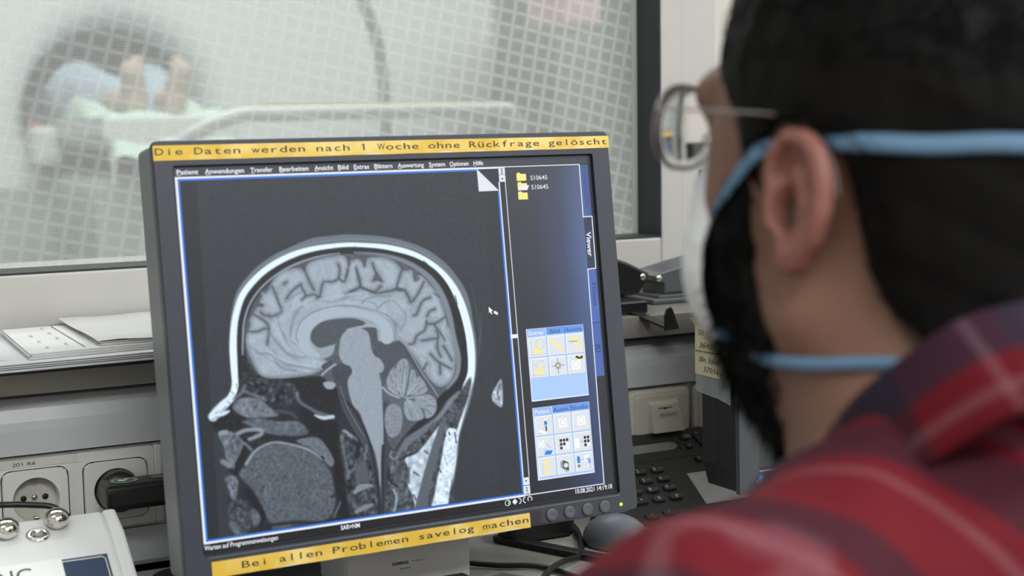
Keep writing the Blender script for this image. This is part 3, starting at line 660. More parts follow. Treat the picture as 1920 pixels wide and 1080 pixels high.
# yellow tape strips with printed words
M_tape = bpy.data.materials.new('yellow_tape'); M_tape.use_nodes = True
nt = M_tape.node_tree; pb = nt.nodes['Principled BSDF']; pb.inputs['Roughness'].default_value = .3
tc = nt.nodes.new('ShaderNodeTexCoord'); nz = nt.nodes.new('ShaderNodeTexNoise'); nz.inputs['Scale'].default_value = 38; nz.inputs['Detail'].default_value = 3
rp = nt.nodes.new('ShaderNodeValToRGB'); rp.color_ramp.elements[0].color = L3(214, 180, 72); rp.color_ramp.elements[1].color = L3(232, 206, 128); rp.color_ramp.elements[0].position = .42; rp.color_ramp.elements[1].position = .66
nt.links.new(tc.outputs['Object'], nz.inputs['Vector']); nt.links.new(nz.outputs['Fac'], rp.inputs['Fac']); nt.links.new(rp.outputs['Color'], pb.inputs['Base Color'])
bp = nt.nodes.new('ShaderNodeBump'); bp.inputs['Strength'].default_value = .4; bp.inputs['Distance'].default_value = .001; nt.links.new(nz.outputs['Fac'], bp.inputs['Height']); nt.links.new(bp.outputs['Normal'], pb.inputs['Normal'])
M_tink = mat('tape_ink', (58, 48, 30), .5)
M_silver = mat('tape_crinkle', (226, 218, 196), .2)
def tape(u0, u1, vt0, vt1, vb0, vb1, words, cap, u_start, pitch, vbase0, vbase1, label):
    m = MB(); k = 30; top = []; bot = []
    for i in range(k + 1):
        f = i / k; u = u0 + (u1 - u0) * f
        wv = .12 * math.sin(7 * f * 6.28) * (f > .1)
        top.append(PM(u, vt0 + (vt1 - vt0) * f, -4.25)); bot.append(PM(u, vb0 + (vb1 - vb0) * f + wv, -4.25 - .15 * abs(math.sin(23 * f))))
    m.add(top + bot, [(i, i + 1, k + 2 + i, k + 1 + i) for i in range(k)], M_tape)
    u = u_start
    slope = (vbase1 - vbase0) / (u1 - u_start)
    fr = (PM(u, vbase0, -4.45), (PM(1, slope) - PM(0, 0)).normalized(), (PM(0, -1) - PM(0, 0)).normalized())
    put_text(m, words, fr, cap, M_tink, mono=pitch, bold=.004)
    for f in (.44, .60, .68, .80) if u1 > 150 else (.22, .85, .93):
        uu = u0 + (u1 - u0) * f; vb = vb0 + (vb1 - vb0) * f
        m.add([PM(uu - 9, vb - .1, -4.5), PM(uu + 10, vb - .1, -4.5), PM(uu + 4, vb - 1.2, -4.5), PM(uu - 3, vb - .7, -4.5)], [(3, 2, 1, 0)], M_silver)
    o = m.link('yellow_strip', mon); o['label'] = label; return o
tape(-204.5, 209, -167.2, -167.0, -155.4, -156.2, 'Die Daten werden nach 1 Woche ohne Rückfrage gelöscht', .0053, -203.5, .00776, -159.7, -159.5, 'yellow tape along the top edge, printed with a German sentence')
tape(-184, 98, 157.2, 157.3, 169.6, 169.9, 'Bei allen Problemen savelog machen', .0053, -160.5, .00758, 165.3, 165.3, 'yellow tape along the bottom edge, printed with a German sentence')
m = MB(); m.add([PM(98.5, 156.6, -4.2), PM(109, 156.6, -4.2), PM(109, 168, -4.2), PM(98.5, 168, -4.2)], [(3, 2, 1, 0)], mat('tape_residue', (52, 50, 54), .35)); o = m.link('badge', mon); o['label'] = 'dark square badge beside the buttons'
for u in (119.6, 137.5, 155.7, 173.5):
    m = MB(); fr = pm_frame(u, 162, -3.9); m.lathe([(5.5e-3, 0), (5.5e-3, 1.2e-3), (4.9e-3, 1.8e-3), (3.0e-3, 1.5e-3), (0, 1.4e-3)], (fr[0], fr[1], fr[2], -fr[3]), mat('button_grey', (84, 87, 92), .5) if u < 120 else bpy.data.materials['button_grey'], 28); m.link('button', mon)
m = MB(); fr = pm_frame(190.9, 162.4, -3.9); m.lathe([(1.5e-3, 0), (1.3e-3, .6e-3), (0, .9e-3)], (fr[0], fr[1], fr[2], -fr[3]), mat('led_green', (120, 255, 40), .4, emit=(150, 255, 60), estr=2.2), 18); o = m.link('power_led', mon); o['label'] = 'lit green power light'
# stand: pale column with a printed plate, black foot
M_col = mat('stand_pale', (196, 198, 200), .5, noise=.02, nscale=90)
m = MB(); m.box((.502, 1.215, ZC - .31), (.119, .060, .20), M_col, .003); col_ = m.link('stand_column', mon); col_['label'] = 'pale grey stand column'
m = MB(); m.add([W(.4455, .335, 1.1845), W(.5605, .335, 1.1845), W(.5605, .40, 1.1845), W(.4455, .40, 1.1845)], [(0, 1, 2, 3)], mat('plate_white', (212, 214, 216), .6))
put_text(m, 'SIEMENS', (W(.4865, .3815, 1.1842), X_, Z_), .0026, M_ink, .0155, bold=.02); put_text(m, 'Healthcare', (W(.5050, .3808, 1.1842), X_, Z_), .0019, mat('grey_ink', (130, 132, 136), .7), .0120)
m.box((.4985, 1.1842, ZC - .3853), (.010, .0002, .0008), mat('teal_ink', (70, 150, 165), .6)); o = m.link('name_plate', col_); o['label'] = 'white plate with a printed maker name'
m = MB(); m.prism(rrect(.25, .20, .03), .012, (W(.432, HD - .0003, 1.235), X_, Y_, Z_), mat('foot_black', (20, 20, 22), .5), .004); o = m.link('stand_foot', mon); o['label'] = 'black foot'

# ------------------------------------------------------------------ the display: emissive picture on a matte panel
M_scr = bpy.data.materials.new('display_emission'); M_scr.use_nodes = True
nt = M_scr.node_tree; pb = nt.nodes['Principled BSDF']; at = nt.nodes.new('ShaderNodeAttribute'); at.attribute_name = 'Col'
pb.inputs['Base Color'].default_value = (.006, .006, .007, 1); pb.inputs['Roughness'].default_value = .42; pb.inputs['Specular IOR Level'].default_value = .5
nt.links.new(at.outputs['Color'], pb.inputs['Emission Color']); pb.inputs['Emission Strength'].default_value = 1.0
class UI:
    def __init__(self): self.v = []; self.f = []; self.c = []
    def poly(self, pts, col, layer, cols=None):
        o = len(self.v); self.v += [PM(p[0], p[1], -.03 * layer) for p in pts]
        self.f.append(list(range(o, o + len(pts))))
        self.c.append(cols if cols else [col] * len(pts))
    def rect(self, u0, v0, u1, v1, col, layer, cols=None): self.poly([(u0, v0), (u1, v0), (u1, v1), (u0, v1)], col, layer, cols)
    def line(self, pts, w, col, layer):
        for (a, b), (c, d) in zip(pts[:-1], pts[1:]):
            L = math.hypot(c - a, d - b) or 1; nx, ny = -(d - b) / L * w / 2, (c - a) / L * w / 2; ex, ey = (c - a) / L * w / 2, (d - b) / L * w / 2
            self.poly([(a + nx - ex, b + ny - ey), (c + nx + ex, d + ny + ey), (c - nx + ex, d - ny + ey), (a - nx - ex, b - ny - ey)], col, layer)
    def text(self, s, u, v, cap, col, layer, width=None, bold=0.0, rot=False):
        vs, fs, (a, b) = text_geo(s, bold); sy = cap / .70; sx = width / (b - a) if width else sy * .92
        for f in fs:
            pts = [((vs[i][0] - a) * sx, -vs[i][1] * sy) for i in f]
            pts = [(u - q, v + p) if rot else (u + p, v + q) for p, q in pts]
            self.poly(pts, col, layer)
    def circle(self, u, v, r, col, layer, n=20, a0=0, a1=360, ry=None):
        pts = [(u + r * math.cos(math.radians(a0 + (a1 - a0) * k / n)), v + (ry or r) * math.sin(math.radians(a0 + (a1 - a0) * k / n))) for k in range(n + (a1 - a0 < 360))]
        self.poly(pts, col, layer)
    def arc(self, u, v, r, w, col, layer, a0=0, a1=360, ry=None):
        self.line([(u + r * math.cos(math.radians(a0 + (a1 - a0) * k / 20)), v + (ry or r) * math.sin(math.radians(a0 + (a1 - a0) * k / 20))) for k in range(21)], w, col, layer)
    def link(self, name, parent):
        me = bpy.data.meshes.new(name); off = parent.location + (parent.parent.location if parent.parent else Vector((0, 0, 0)))
        me.from_pydata([tuple(p - off) for p in self.v], [], self.f); me.materials.append(M_scr)
        ca = me.color_attributes.new('Col', 'FLOAT_COLOR', 'CORNER'); buf = []
        for p, cc in zip(me.polygons, self.c):
            for c in cc: buf += L3(*c)
        ca.data.foreach_set('color', buf); me.update()
        o = bpy.data.objects.new(name, me); COL.objects.link(o); o.parent = parent; return o
BLK = (42, 46, 54); WHT = (232, 238, 248); BLU = (30, 120, 232); LBL = (150, 186, 245); MBL = (104, 154, 232); PBL = (172, 206, 252)
BTN = (222, 228, 234); YEL = (250, 236, 140); NAVT = (38, 70, 130)
ui = UI()
ui.rect(-188.3, -150.6, 188.3, 150.6, BLK, 0)
# right column: soft blue panel background
cu_ = [103, 130, 155, 179]; cv_ = [-143, -60, 0, 70, 142]
cc = [[(58, 62, 68), (58, 63, 72), (64, 72, 92), (82, 95, 128)], [(48, 52, 60), (52, 58, 72), (62, 74, 104), (84, 104, 150)], [(42, 46, 55), (44, 50, 64), (54, 68, 100), (72, 94, 142)], [(36, 40, 48), (38, 43, 55), (46, 58, 88), (58, 76, 118)], [(30, 34, 42), (34, 39, 50), (42, 52, 82), (50, 67, 108)]]
for j in range(4):
    for i in range(3): ui.rect(cu_[i], cv_[j], cu_[i + 1], cv_[j + 1], None, 1, [cc[j][i], cc[j][i + 1], cc[j + 1][i + 1], cc[j + 1][i]])
ui.rect(-188.3, -150.6, 188.3, -143, (58, 63, 72), 1)
# menu
for s, u, w in (('Patient', -186, 17.2), ('Anwendungen', -163.5, 32), ('Transfer', -126.2, 18.6), ('Bearbeiten', -102, 25), ('Ansicht', -72, 16.4), ('Bild', -51.4, 9.2), ('Extras', -37.4, 13.5), ('Blättern', -19.1, 16.4), ('Auswertung', 2.2, 24), ('System', 31, 15.2), ('Optionen', 50.6, 18), ('Hilfe', 73.4, 9.2)):
    ui.text(s, u, -144.7, 3.7, (240, 242, 250), 3, w, .014); ui.line([(u + w * .02, -144.0), (u + w * .10 + 1, -144.0)], .4, WHT, 3)
# image pane border
ui.rect(-187.8, -142.8, 96.5, -141.2, WHT, 3); ui.rect(-187.8, -142.2, -185.8, 143.4, WHT, 3); ui.rect(-187.8, 141.6, 97, 143.4, WHT, 3)
ui.rect(96, -142.8, 179, -142.1, WHT, 3); ui.rect(97, 142.1, 178, 142.9, WHT, 3)
def dashes(u0, v0, u1, v1, w):
    L = math.hypot(u1 - u0, v1 - v0); k = int(L / 2.0); hor = abs(u1 - u0) > abs(v1 - v0)
    ui.rect(min(u0, u1) - (0 if hor else w / 2), min(v0, v1) - (w / 2 if hor else 0), max(u0, u1) + (0 if hor else w / 2), max(v0, v1) + (w / 2 if hor else 0), (64, 140, 236), 3)
    for i in range(k):
        f = (i + .25) / k; a = u0 + (u1 - u0) * f; b = v0 + (v1 - v0) * f
        if hor: ui.rect(a, b - w / 2, a + 1.0, b + w / 2, (16, 96, 214), 4)
        else: ui.rect(a - w / 2, b, a + w / 2, b + 1.0, (16, 96, 214), 4)
dashes(-185.6, -140.4, 76, -140.4, 1.5); dashes(-185.0, -141, -185.0, 141.4, 1.5); dashes(-185.6, 140.9, 95.6, 140.9, 1.5); dashes(95.4, -122, 95.4, 141, 1.5)
ui.poly([(76.0, -141.4), (95.8, -122.1), (76.3, -122.0)], (226, 230, 238), 4)
# scroll bar
ui.rect(97.0, -142, 103.2, -135.9, (226, 232, 246), 4); ui.rect(97.0, -135.5, 103.2, -129.6, (226, 232, 246), 4)
ui.rect(96.0, -129.6, 97.3, 127, (222, 230, 246), 3); ui.rect(102.3, -129.6, 103.1, 127, (210, 216, 230), 3); ui.rect(95.7, 3.0, 103, 6.4, WHT, 5)
ui.rect(96.2, 127.2, 102.6, 133.8, (226, 232, 246), 4); ui.rect(96.2, 134.4, 102.6, 141.6, (226, 232, 246), 4)
ar = lambda u, v, d: ui.poly([(u - 1.3, v), (u + 1.3, v), (u, v + d)], (60, 70, 96), 6)
ar(100.1, -136.6, -1.8); ar(100.1, -138.7, -1.8); ui.line([(98.6, -141), (101.6, -141)], .5, (60, 70, 96), 6); ar(100.1, -131.6, -1.8); ar(99.4, 129.6, 1.6); ar(99.4, 135.8, 1.6); ar(99.4, 138, 1.6); ui.line([(97.9, 140.6), (100.9, 140.6)], .5, (60, 70, 96), 6)
# folder list
def folder(u, v, open_=False):
    ui.poly([(u, v + 1.2), (u + 1, v), (u + 3.4, v), (u + 4.2, v + 1.2), (u + 9.4, v + 1.2), (u + 9.4, v + 7.2), (u, v + 7.2)], YEL, 4)
    if open_: ui.poly([(u + 2.2, v + 3.2), (u + 11.6, v + 3.2), (u + 9.2, v + 7.3), (u + .4, v + 7.3)], (236, 238, 240), 5)
folder(114.3, -137.0); folder(114.6, -128.8, True); folder(114.5, -120.6)
ui.text('S10645', 128.0, -130.2, 3.9, (226, 230, 236), 4, 17, .006); ui.text('S10645', 128.2, -122.0, 3.9, (226, 230, 236), 4, 17, .006)
# side tabs
ui.rect(179.0, -142, 187.6, -96, None, 2, [(72, 98, 158), (66, 92, 150), (62, 86, 146), (80, 104, 168)])
ui.rect(178.9, -48.4, 187.4, -1.0, (76, 108, 182), 2); ui.rect(178.9, -.4, 187.2, 47, (72, 104, 176), 2)
ui.rect(179.2, -95, 188.2, -50, (48, 58, 84), 2)
ui.line([(178.7, -142.4), (178.4, -95.6), (187.6, -95.7), (187.2, -49.2), (178.7, -48.8), (177.4, 142.4)], .9, WHT, 5)
ui.text('Untersuchu...', 181.2, -140.5, 4.2, (54, 74, 120), 4, 42, 0, True); ui.text('Viewer', 180.2, -82, 4.9, WHT, 4, 22, .02, True); ui.text('Filmen', 181.6, -36, 4.4, (40, 58, 100), 4, 20, 0, True); ui.text('3D', 180.6, 18, 4.6, (34, 50, 90), 4, 8, .01, True)
# task cards
def card(u0, v0, u1, v1, tabs, rows, rh):
    tw = (u1 - u0) / 3; ui.rect(u0 - .5, v0, u1 + .3, v1 + .5, WHT, 2); ui.rect(u0 + .3, v0 + .6, u1 - .4, v1 - .5, PBL, 3)
    for i, s in enumerate(tabs):
        a = u0 + tw * i
        ui.rect(a + .2, v0 + .2, a + tw - .1, v0 + 6.8, LBL if i == 0 else MBL, 4)
        ui.text(s, a + 1.8 if i == 0 else a + (4.2 if len(s) < 5 else .9), v0 + 5.6, 3.7, WHT if i == 0 else NAVT, 5, {0: 14.6}.get(i, 9.6 if len(s) < 5 else 16.6), .016 if i == 0 else 0)
    ui.line([(u0 + tw, v0 + .3), (u0 + tw, v0 + 6.9), (u1, v0 + 6.9)], .5, WHT, 6); ui.line([(u0 + 2 * tw, v0 + 1), (u0 + 2 * tw, v0 + 6.6)], .5, NAVT, 6)
    out = []
    for r in range(rows):
        for c in range(3):
            a = u0 + 1.0 + c * (tw - .2); b = v0 + 7.8 + r * rh; ui.rect(a, b, a + tw - 1.1, b + rh - .9, (150, 176, 222), 5); ui.rect(a, b, a + tw - 1.5, b + rh - 1.3, (250, 252, 255), 6); ui.rect(a + .7, b + .7, a + tw - 1.6, b + rh - 1.4, BTN, 7)
            out.append((a, b))
    return out
B1 = card(111.8, -.4, 168.9, 62.3, ('Extras', 'Bild', 'Ansicht'), 2, 18.2)
B2 = card(111.7, 68.4, 168.5, 131.0, ('Patient', 'Ausw.', 'Studie'), 3, 18.0)
GRY = (176, 186, 198)
def bars(a, b):
    for i, h in enumerate((5, 6.2, 8.8, 6.4, 5.4)): ui.rect(a + 5.0 + i * 1.5, b + 14.6 - h, a + 6.2 + i * 1.5, b + 14.6, YEL, 9)
    ui.line([(a + 2.4, b + 1), (a + 2.4, b + 16)], .35, GRY, 8); ui.line([(a + 1, b + 14.9), (a + 16, b + 14.9)], .35, GRY, 8)
a, b = B1[0]; bars(a, b); ui.arc(a + 11, b + 6.2, 4.2, .35, GRY, 9)
a, b = B1[1]; ui.poly([(a + 2.2, b + 3.8), (a + 4.2, b + 2.6), (a + 15.6, b + 13.2), (a + 13.6, b + 14.6)], YEL, 9)
a, b = B1[2]; ui.arc(a + 8.5, b + 6.0, 3.2, 1.8, YEL, 9, 180, 400); ui.line([(a + 9, b + 8.6), (a + 14.5, b + 14)], 1.6, YEL, 9); ui.line([(a + 2.6, b + 6.4), (a + 11.5, b + 6.8)], .6, (110, 116, 120), 10)
a, b = B1[3]; bars(a, b); ui.line([(a + 3.5, b + 4.5), (a + 8, b + 10.5), (a + 13.5, b + 8), (a + 13, b + 2.6), (a + 7, b + 3), (a + 6.6, b + 7)], .35, GRY, 9)
a, b = B1[4]; ui.rect(a + 6, b + 5.6, a + 11.2, b + 11, (164, 172, 180), 8); ui.line([(a + 8.6, b + 2), (a + 8.6, b + 15)], .5, (64, 70, 78), 9); ui.line([(a + 2.4, b + 8.3), (a + 15, b + 8.3)], .5, (64, 70, 78), 9); ui.circle(a + 8.6, b + 8.3, 1.2, YEL, 10)
def headico(a, b, u=5, v=4, s=8):
    ui.rect(a + u, b + v, a + u + s, b + v + s, (250, 250, 250), 9); ui.arc(a + u + s / 2, b + v + s * .44, s * .30, .35, GRY, 10, ry=s * .36)
a, b = B1[5]; headico(a, b, 4, 5, 8.4); ui.rect(a + 8.4, b + 1.4, a + 15.6, b + 4.2, (44, 42, 26), 9); ui.rect(a + 11, b + 1.0, a + 14, b + 2.4, YEL, 10); ui.rect(a + 8.6, b + 3.2, a + 10, b + 4.6, YEL, 10)
a, b = B2[0]; ui.circle(a + 10.4, b + 3.4, 1.2, (250, 250, 250), 9); ui.rect(a + 9, b + 4.6, a + 11.8, b + 8, (40, 120, 224), 9); ui.rect(a + 9.8, b + 8.6, a + 11.4, b + 13.4, (70, 80, 92), 9); ui.poly([(a + 2, b + 12.6), (a + 4, b + 11.6), (a + 10.4, b + 14.6), (a + 9, b + 16)], (250, 252, 255), 9)
a, b = B2[1]; headico(a, b); a, b = B2[2]; headico(a, b)
a, b = B2[3]; headico(a, b, 1.6, 3, 6); ui.line([(a + 9.6, b + 7), (a + 13.6, b + 10.6)], .5, (120, 168, 236), 9); ui.poly([(a + 6.4, b + 11), (a + 10, b + 11), (a + 10.6, b + 12), (a + 13.6, b + 12), (a + 13.6, b + 15.6), (a + 6.4, b + 15.6)], (190, 208, 240), 9); ui.poly([(a + 8.6, b + 12.6), (a + 15.4, b + 12.6), (a + 13.4, b + 16), (a + 6.6, b + 16)], (28, 132, 226), 10)
def mosaic(a, b, u, cells, n_):
    for i in range(n_):
        for j in range(3): ui.rect(a + u + i * 3.2, b + 4 + j * 3.3, a + u + i * 3.2 + 2.5, b + 6.5 + j * 3.3, (34, 36, 40) if (i, j) in cells else (252, 252, 254), 9)
a, b = B2[4]; mosaic(a, b, 4.2, {(0, 0), (1, 0), (2, 0), (0, 1), (1, 1), (0, 2)}, 3)
a, b = B2[5]; ui.rect(a + .8, b + 5, a + 5.4, b + 14, (250, 250, 252), 9); ui.line([(a + 6, b + 8.6), (a + 9.4, b + 8.6)], .5, (110, 160, 236), 9); mosaic(a, b, 10.2, {(0, 0), (1, 0), (0, 1), (1, 1), (0, 2)}, 2)
a, b = B2[6]
for k in range(3): ui.rect(a + 6, b + 2.4 + 5 * k, a + 10.4, b + 5.4 + 5 * k, YEL, 9)
ui.line([(a + 4, b + 4), (a + 4, b + 14), (a + 6, b + 14)], .35, GRY, 9)
a, b = B2[7]; ui.poly([(a + 3.4, b + 6), (a + 6, b + 4.4), (a + 6, b + 12), (a + 3.4, b + 11)], (140, 148, 156), 9); ui.poly([(a + 6, b + 4.4), (a + 11.4, b + 7), (a + 11.4, b + 14.4), (a + 6, b + 12)], (70, 76, 82), 9); ui.circle(a + 8.7, b + 9.4, 2.1, (226, 228, 230), 10); ui.poly([(a + 3.4, b + 11), (a + 6, b + 12), (a + 11.4, b + 14.4), (a + 9, b + 15.6)], (176, 182, 188), 9)
a, b = B2[8]; ui.rect(a + 1.6, b + 3.2, a + 4.6, b + 9, (28, 132, 226), 9); ui.rect(a + 1.8, b + 10.2, a + 4.4, b + 13, (130, 138, 146), 9); ui.line([(a + 5.2, b + 6.4), (a + 8.6, b + 6.4)], .5, (110, 160, 236), 9)
for k in range(4): ui.rect(a + 9.2 + 1.3 * k, b + 3 + 2.0 * k, a + 13.6 + .6 * k, b + 9 + 2.0 * k, (250, 252, 255) if k % 2 == 0 else (200, 214, 236), 9 + k)
ui.rect(a + 12.6, b + 6, a + 15.4, b + 10.4, (120, 168, 236), 13)
# status line
ui.rect(-188.3, 143.4, 188.3, 150.6, (20, 22, 28), 1)
ui.text('Warten auf Programmanweisungen', -187.6, 148.2, 3.7, WHT, 3, 60, .012); ui.text('SAR=NM', -74, 148.2, 3.6, WHT, 3, 16.6, .02); ui.text('10.08.2021 14:19:18', 147.6, 147.6, 4.0, WHT, 3, 38, .014)
ui.arc(79.8, 146.6, 2.5, .5, WHT, 4); ui.circle(80.2, 146.6, 1.9, (130, 200, 130), 3, 14, -90, 90)
ui.poly([(84.2, 146.6), (86.8, 143.9), (89.4, 146.6), (86.8, 149.2)], WHT, 4); ui.arc(90.6, 146.4, 2.3, .7, WHT, 4, -80, 80); ui.arc(97.4, 146.4, 2.3, .7, WHT, 4, 100, 260); ui.arc(101.6, 146.0, 2.0, .7, WHT, 4, 140, 400)
# pointer
ui.poly([(76.6, -22.6), (80.6, -18.6), (78.6, -18.6), (79.6, -16.4), (78.6, -16.0), (77.7, -18.2), (76.6, -17.2)], (250, 250, 252), 9); ui.rect(81.2, -18.4, 83.6, -16.2, (236, 238, 242), 9); ui.rect(83.0, -17.4, 85, -15.2, (236, 238, 242), 9)
disp = ui.link('display', mon)

# ------------------------------------------------------------------ the sagittal head scan in the image pane (fine grid, one grey level per vertex)
GU = np.arange(-184.2, 94.8, .56); GV = np.arange(-139.7, 140.3, .56)
uu, vv = np.meshgrid(GU, GV); SH = uu.shape
loc = np.stack([uu.ravel() / 1000, vv.ravel() / 1000, np.zeros(uu.size)], 1)
cc_ = loc @ MON_R.T + MON_T
GX = ((FPX * cc_[:, 0] / cc_[:, 2] + 960 - 320) * 1.8).reshape(SH); GY = ((FPX * cc_[:, 1] / cc_[:, 2] + 540 - 420) * 1.8).reshape(SH)
IMG = np.zeros(SH)
def nz2(sig, seed):
    r = np.random.default_rng(seed).normal(0, 1, SH); k = int(3 * sig) | 1
    if sig > .3:
        ker = np.exp(-.5 * (np.arange(-k, k + 1) / sig) ** 2); ker /= ker.sum()
        r = np.apply_along_axis(lambda a: np.convolve(a, ker, 'same'), 0, r); r = np.apply_along_axis(lambda a: np.convolve(a, ker, 'same'), 1, r)
    return r / r.std()
def fromA(p): return [(144 + x / 2, 18 + y / 2) for x, y in p]
def fromB(p): return [(576 + x / 2, 18 + y / 2) for x, y in p]
def fromC(p): return [(108 + .5666 * x, 468 + .5666 * y) for x, y in p]
def fromD(p): return [(576 + .5666 * x, 432 + .5666 * y) for x, y in p]
def sm2(pts, n=4, closed=True): return [(q.x, q.y) for q in catmull([(p[0], p[1], 0) for p in pts], n, closed)]
def window(pts, pad):
    xs = [p[0] for p in pts]; ys = [p[1] for p in pts]
    msk = (GX > min(xs) - pad) & (GX < max(xs) + pad) & (GY > min(ys) - pad) & (GY < max(ys) + pad)
    return np.nonzero(msk)
def seg_d(px, py, a, b):
    dx, dy = b[0] - a[0], b[1] - a[1]; L = dx * dx + dy * dy + 1e-9
    t_ = np.clip(((px - a[0]) * dx + (py - a[1]) * dy) / L, 0, 1); return np.hypot(px - a[0] - t_ * dx, py - a[1] - t_ * dy), t_
def poly_sd(px, py, pts):
    d = np.full(px.shape, 1e9); ins = np.zeros(px.shape, bool)
    for a, b in zip(pts, pts[1:] + pts[:1]):
        d = np.minimum(d, seg_d(px, py, a, b)[0])
        if a[1] != b[1]:
            c = ((a[1] > py) != (b[1] > py)) & (px < (b[0] - a[0]) * (py - a[1]) / (b[1] - a[1]) + a[0]); ins ^= c
    return np.where(ins, -d, d)
def blend(ix, w, level): IMG[ix] = IMG[ix] * (1 - w) + level * w
def fill(pts, level, soft=3.0, alpha=1.0, smooth=True, tex=0.0, seed=1, sig=1.2):
    if smooth: pts = sm2(pts)
    ix = window(pts, soft * 2); d = poly_sd(GX[ix], GY[ix], pts); w = np.clip(.5 - d / (2 * soft), 0, 1) * alpha
    lv = level + (tex * nz2(sig, seed)[ix] if tex else 0); blend(ix, w, lv)
def stroke(pts, width, level, soft=1.6, alpha=1.0, smooth=True):
    if smooth and len(pts) > 2:
        if isinstance(width, (list, tuple)):
            q = catmull([(p[0], p[1], w) for p, w in zip(pts, width)], 4); pts = [(v.x, v.y) for v in q]; width = [v.z for v in q]
        else: pts = sm2(pts, 4, False)
    ws = width if isinstance(width, (list, tuple)) else [width] * len(pts)
    ix = window(pts, max(ws) + soft * 2); px, py = GX[ix], GY[ix]; best = np.full(px.shape, 1e9)
    for i in range(len(pts) - 1):
        d, t_ = seg_d(px, py, pts[i], pts[i + 1]); best = np.minimum(best, d - (ws[i] + (ws[i + 1] - ws[i]) * t_) / 2)
    blend(ix, np.clip(.5 - best / (2 * soft), 0, 1) * alpha, level); return best
def dist_to(lines_):
    out = np.full(SH, 1e9)
    for pts in lines_:
        ix = window(pts, 26); px, py = GX[ix], GY[ix]; d = np.full(px.shape, 1e9)
        for a, b in zip(pts[:-1], pts[1:]): d = np.minimum(d, seg_d(px, py, a, b)[0])
        out[ix] = np.minimum(out[ix], d)
    return out
IMG[:] = 51 + 2.2 * nz2(.8, 3)
ix = np.nonzero(GX < 92 + (GY - 0) * .066 + 4); IMG[ix] -= 13
fill([(1062, -250), (1300, -250), (1300, 1100), (1118, 1100), (1090, 500)], 48, 2, 1, False)
# soft tissue silhouette
OUT = [(138, 655), (158, 622), (182, 592), (202, 562), (203, 515), (197, 450), (195, 380), (198, 320), (208, 270), (225, 225), (255, 182), (300, 136), (345, 101), (400, 71), (460, 51), (530, 42), (600, 38), (680, 39), (740, 44), (800, 58), (850, 80), (900, 115), (945, 160), (976, 202), (1001, 252), (1018, 310), (1030, 370), (1035, 430), (1032, 490), (1022, 540), (1005, 600), (985, 650), (970, 690), (968, 740), (962, 800), (952, 870), (938, 960), (925, 1010), (620, 1040), (300, 1080), (230, 1060), (206, 1010), (190, 950), (197, 905), (205, 860), (190, 810), (182, 770), (196, 745), (176, 728), (172, 700), (186, 690), (176, 640)]
fill(OUT, 34, 3.5, 1, False, 5, 5, 1.0)
# outer grey scalp
BAND = [(150, 648), (172, 612), (200, 588), (218, 545), (214, 480), (211, 420), (213, 360), (220, 310), (238, 250), (268, 205), (310, 163), (360, 129), (420, 101), (480, 84), (540, 75), (600, 70), (660, 72), (720, 77), (780, 90), (830, 109), (880, 140), (920, 176), (955, 222), (980, 272), (998, 330), (1010, 390), (1014, 450), (1010, 510), (998, 560), (984, 610), (966, 662), (948, 720), (938, 790), (922, 870), (905, 950)]
stroke([(p[0] + dx, p[1] + dy) for p, (dx, dy) in zip(BAND, [(-4, -4)] * 5 + [(-8, 0)] * 3 + [(-9, -8)] * 5 + [(-2, -17)] * 6 + [(12, -12)] * 5 + [(9, 0)] * 11)], [12, 14, 14, 14, 12, 12, 14, 18, 22, 26, 30, 34, 36, 38, 36, 36, 36, 36, 38, 40, 40, 38, 36, 32, 28, 24, 22, 22, 26, 30, 32, 36, 44, 50, 56], 128, 3, .85)
for k, off in enumerate((7, 13)):
    stroke([(p[0] - (9 - off * .1 if p[0] < 330 else -2 if p[0] < 800 else -8), p[1] - (0 if p[1] > 360 else off + 6)) for p in BAND[6:26]], 2.2, 158 if k else 92, 1.6, .6)
stroke(BAND, [14, 18, 20, 24, 25, 25, 23, 22, 22, 22, 21, 21, 20, 18, 16, 15, 15, 17, 20, 23, 27, 29, 29, 27, 26, 26, 28, 31, 31, 32, 38, 44, 52, 58, 62], 248, 2.2)
stroke(fromA([(955, 118), (966, 132)]), 4, 110, 1.4); 
for q in (fromB([(555, 215), (580, 235)]), fromB([(630, 280), (640, 290)]), fromB([(672, 335), (690, 352)]), fromB([(768, 450), (782, 505)])): stroke(q, 4.5, 70, 1.4, .8, False)
# skull vault: dark cortex with a grey diploe line
IN = [(236, 560), (234, 500), (234, 440), (236, 380), (243, 320), (262, 262), (292, 216), (334, 175), (384, 142), (440, 116), (500, 99), (560, 90), (620, 86), (680, 89), (740, 97), (800, 112), (850, 136), (896, 172), (930, 216), (954, 268), (972, 330), (984, 400), (990, 460), (986, 510), (962, 552), (916, 588), (890, 628), (848, 672), (803, 722), (770, 760)]
stroke(IN, [12, 14, 14, 13, 13, 14, 14, 14, 13, 12, 10, 8, 8, 8, 10, 14, 18, 20, 20, 20, 22, 24, 26, 26, 24, 22, 20, 20, 18, 12], 26, 2.4)
stroke([(243, 440), (243, 400), (248, 330), (266, 272), (298, 224), (340, 184), (392, 150), (450, 125), (510, 108), (570, 99)], [6, 7, 7, 7, 7, 7, 8, 8, 7, 4], 150, 1.8)
stroke([(800, 135), (860, 166), (905, 212), (935, 270), (955, 340)], [4, 8, 10, 9, 5], 96, 2.2)
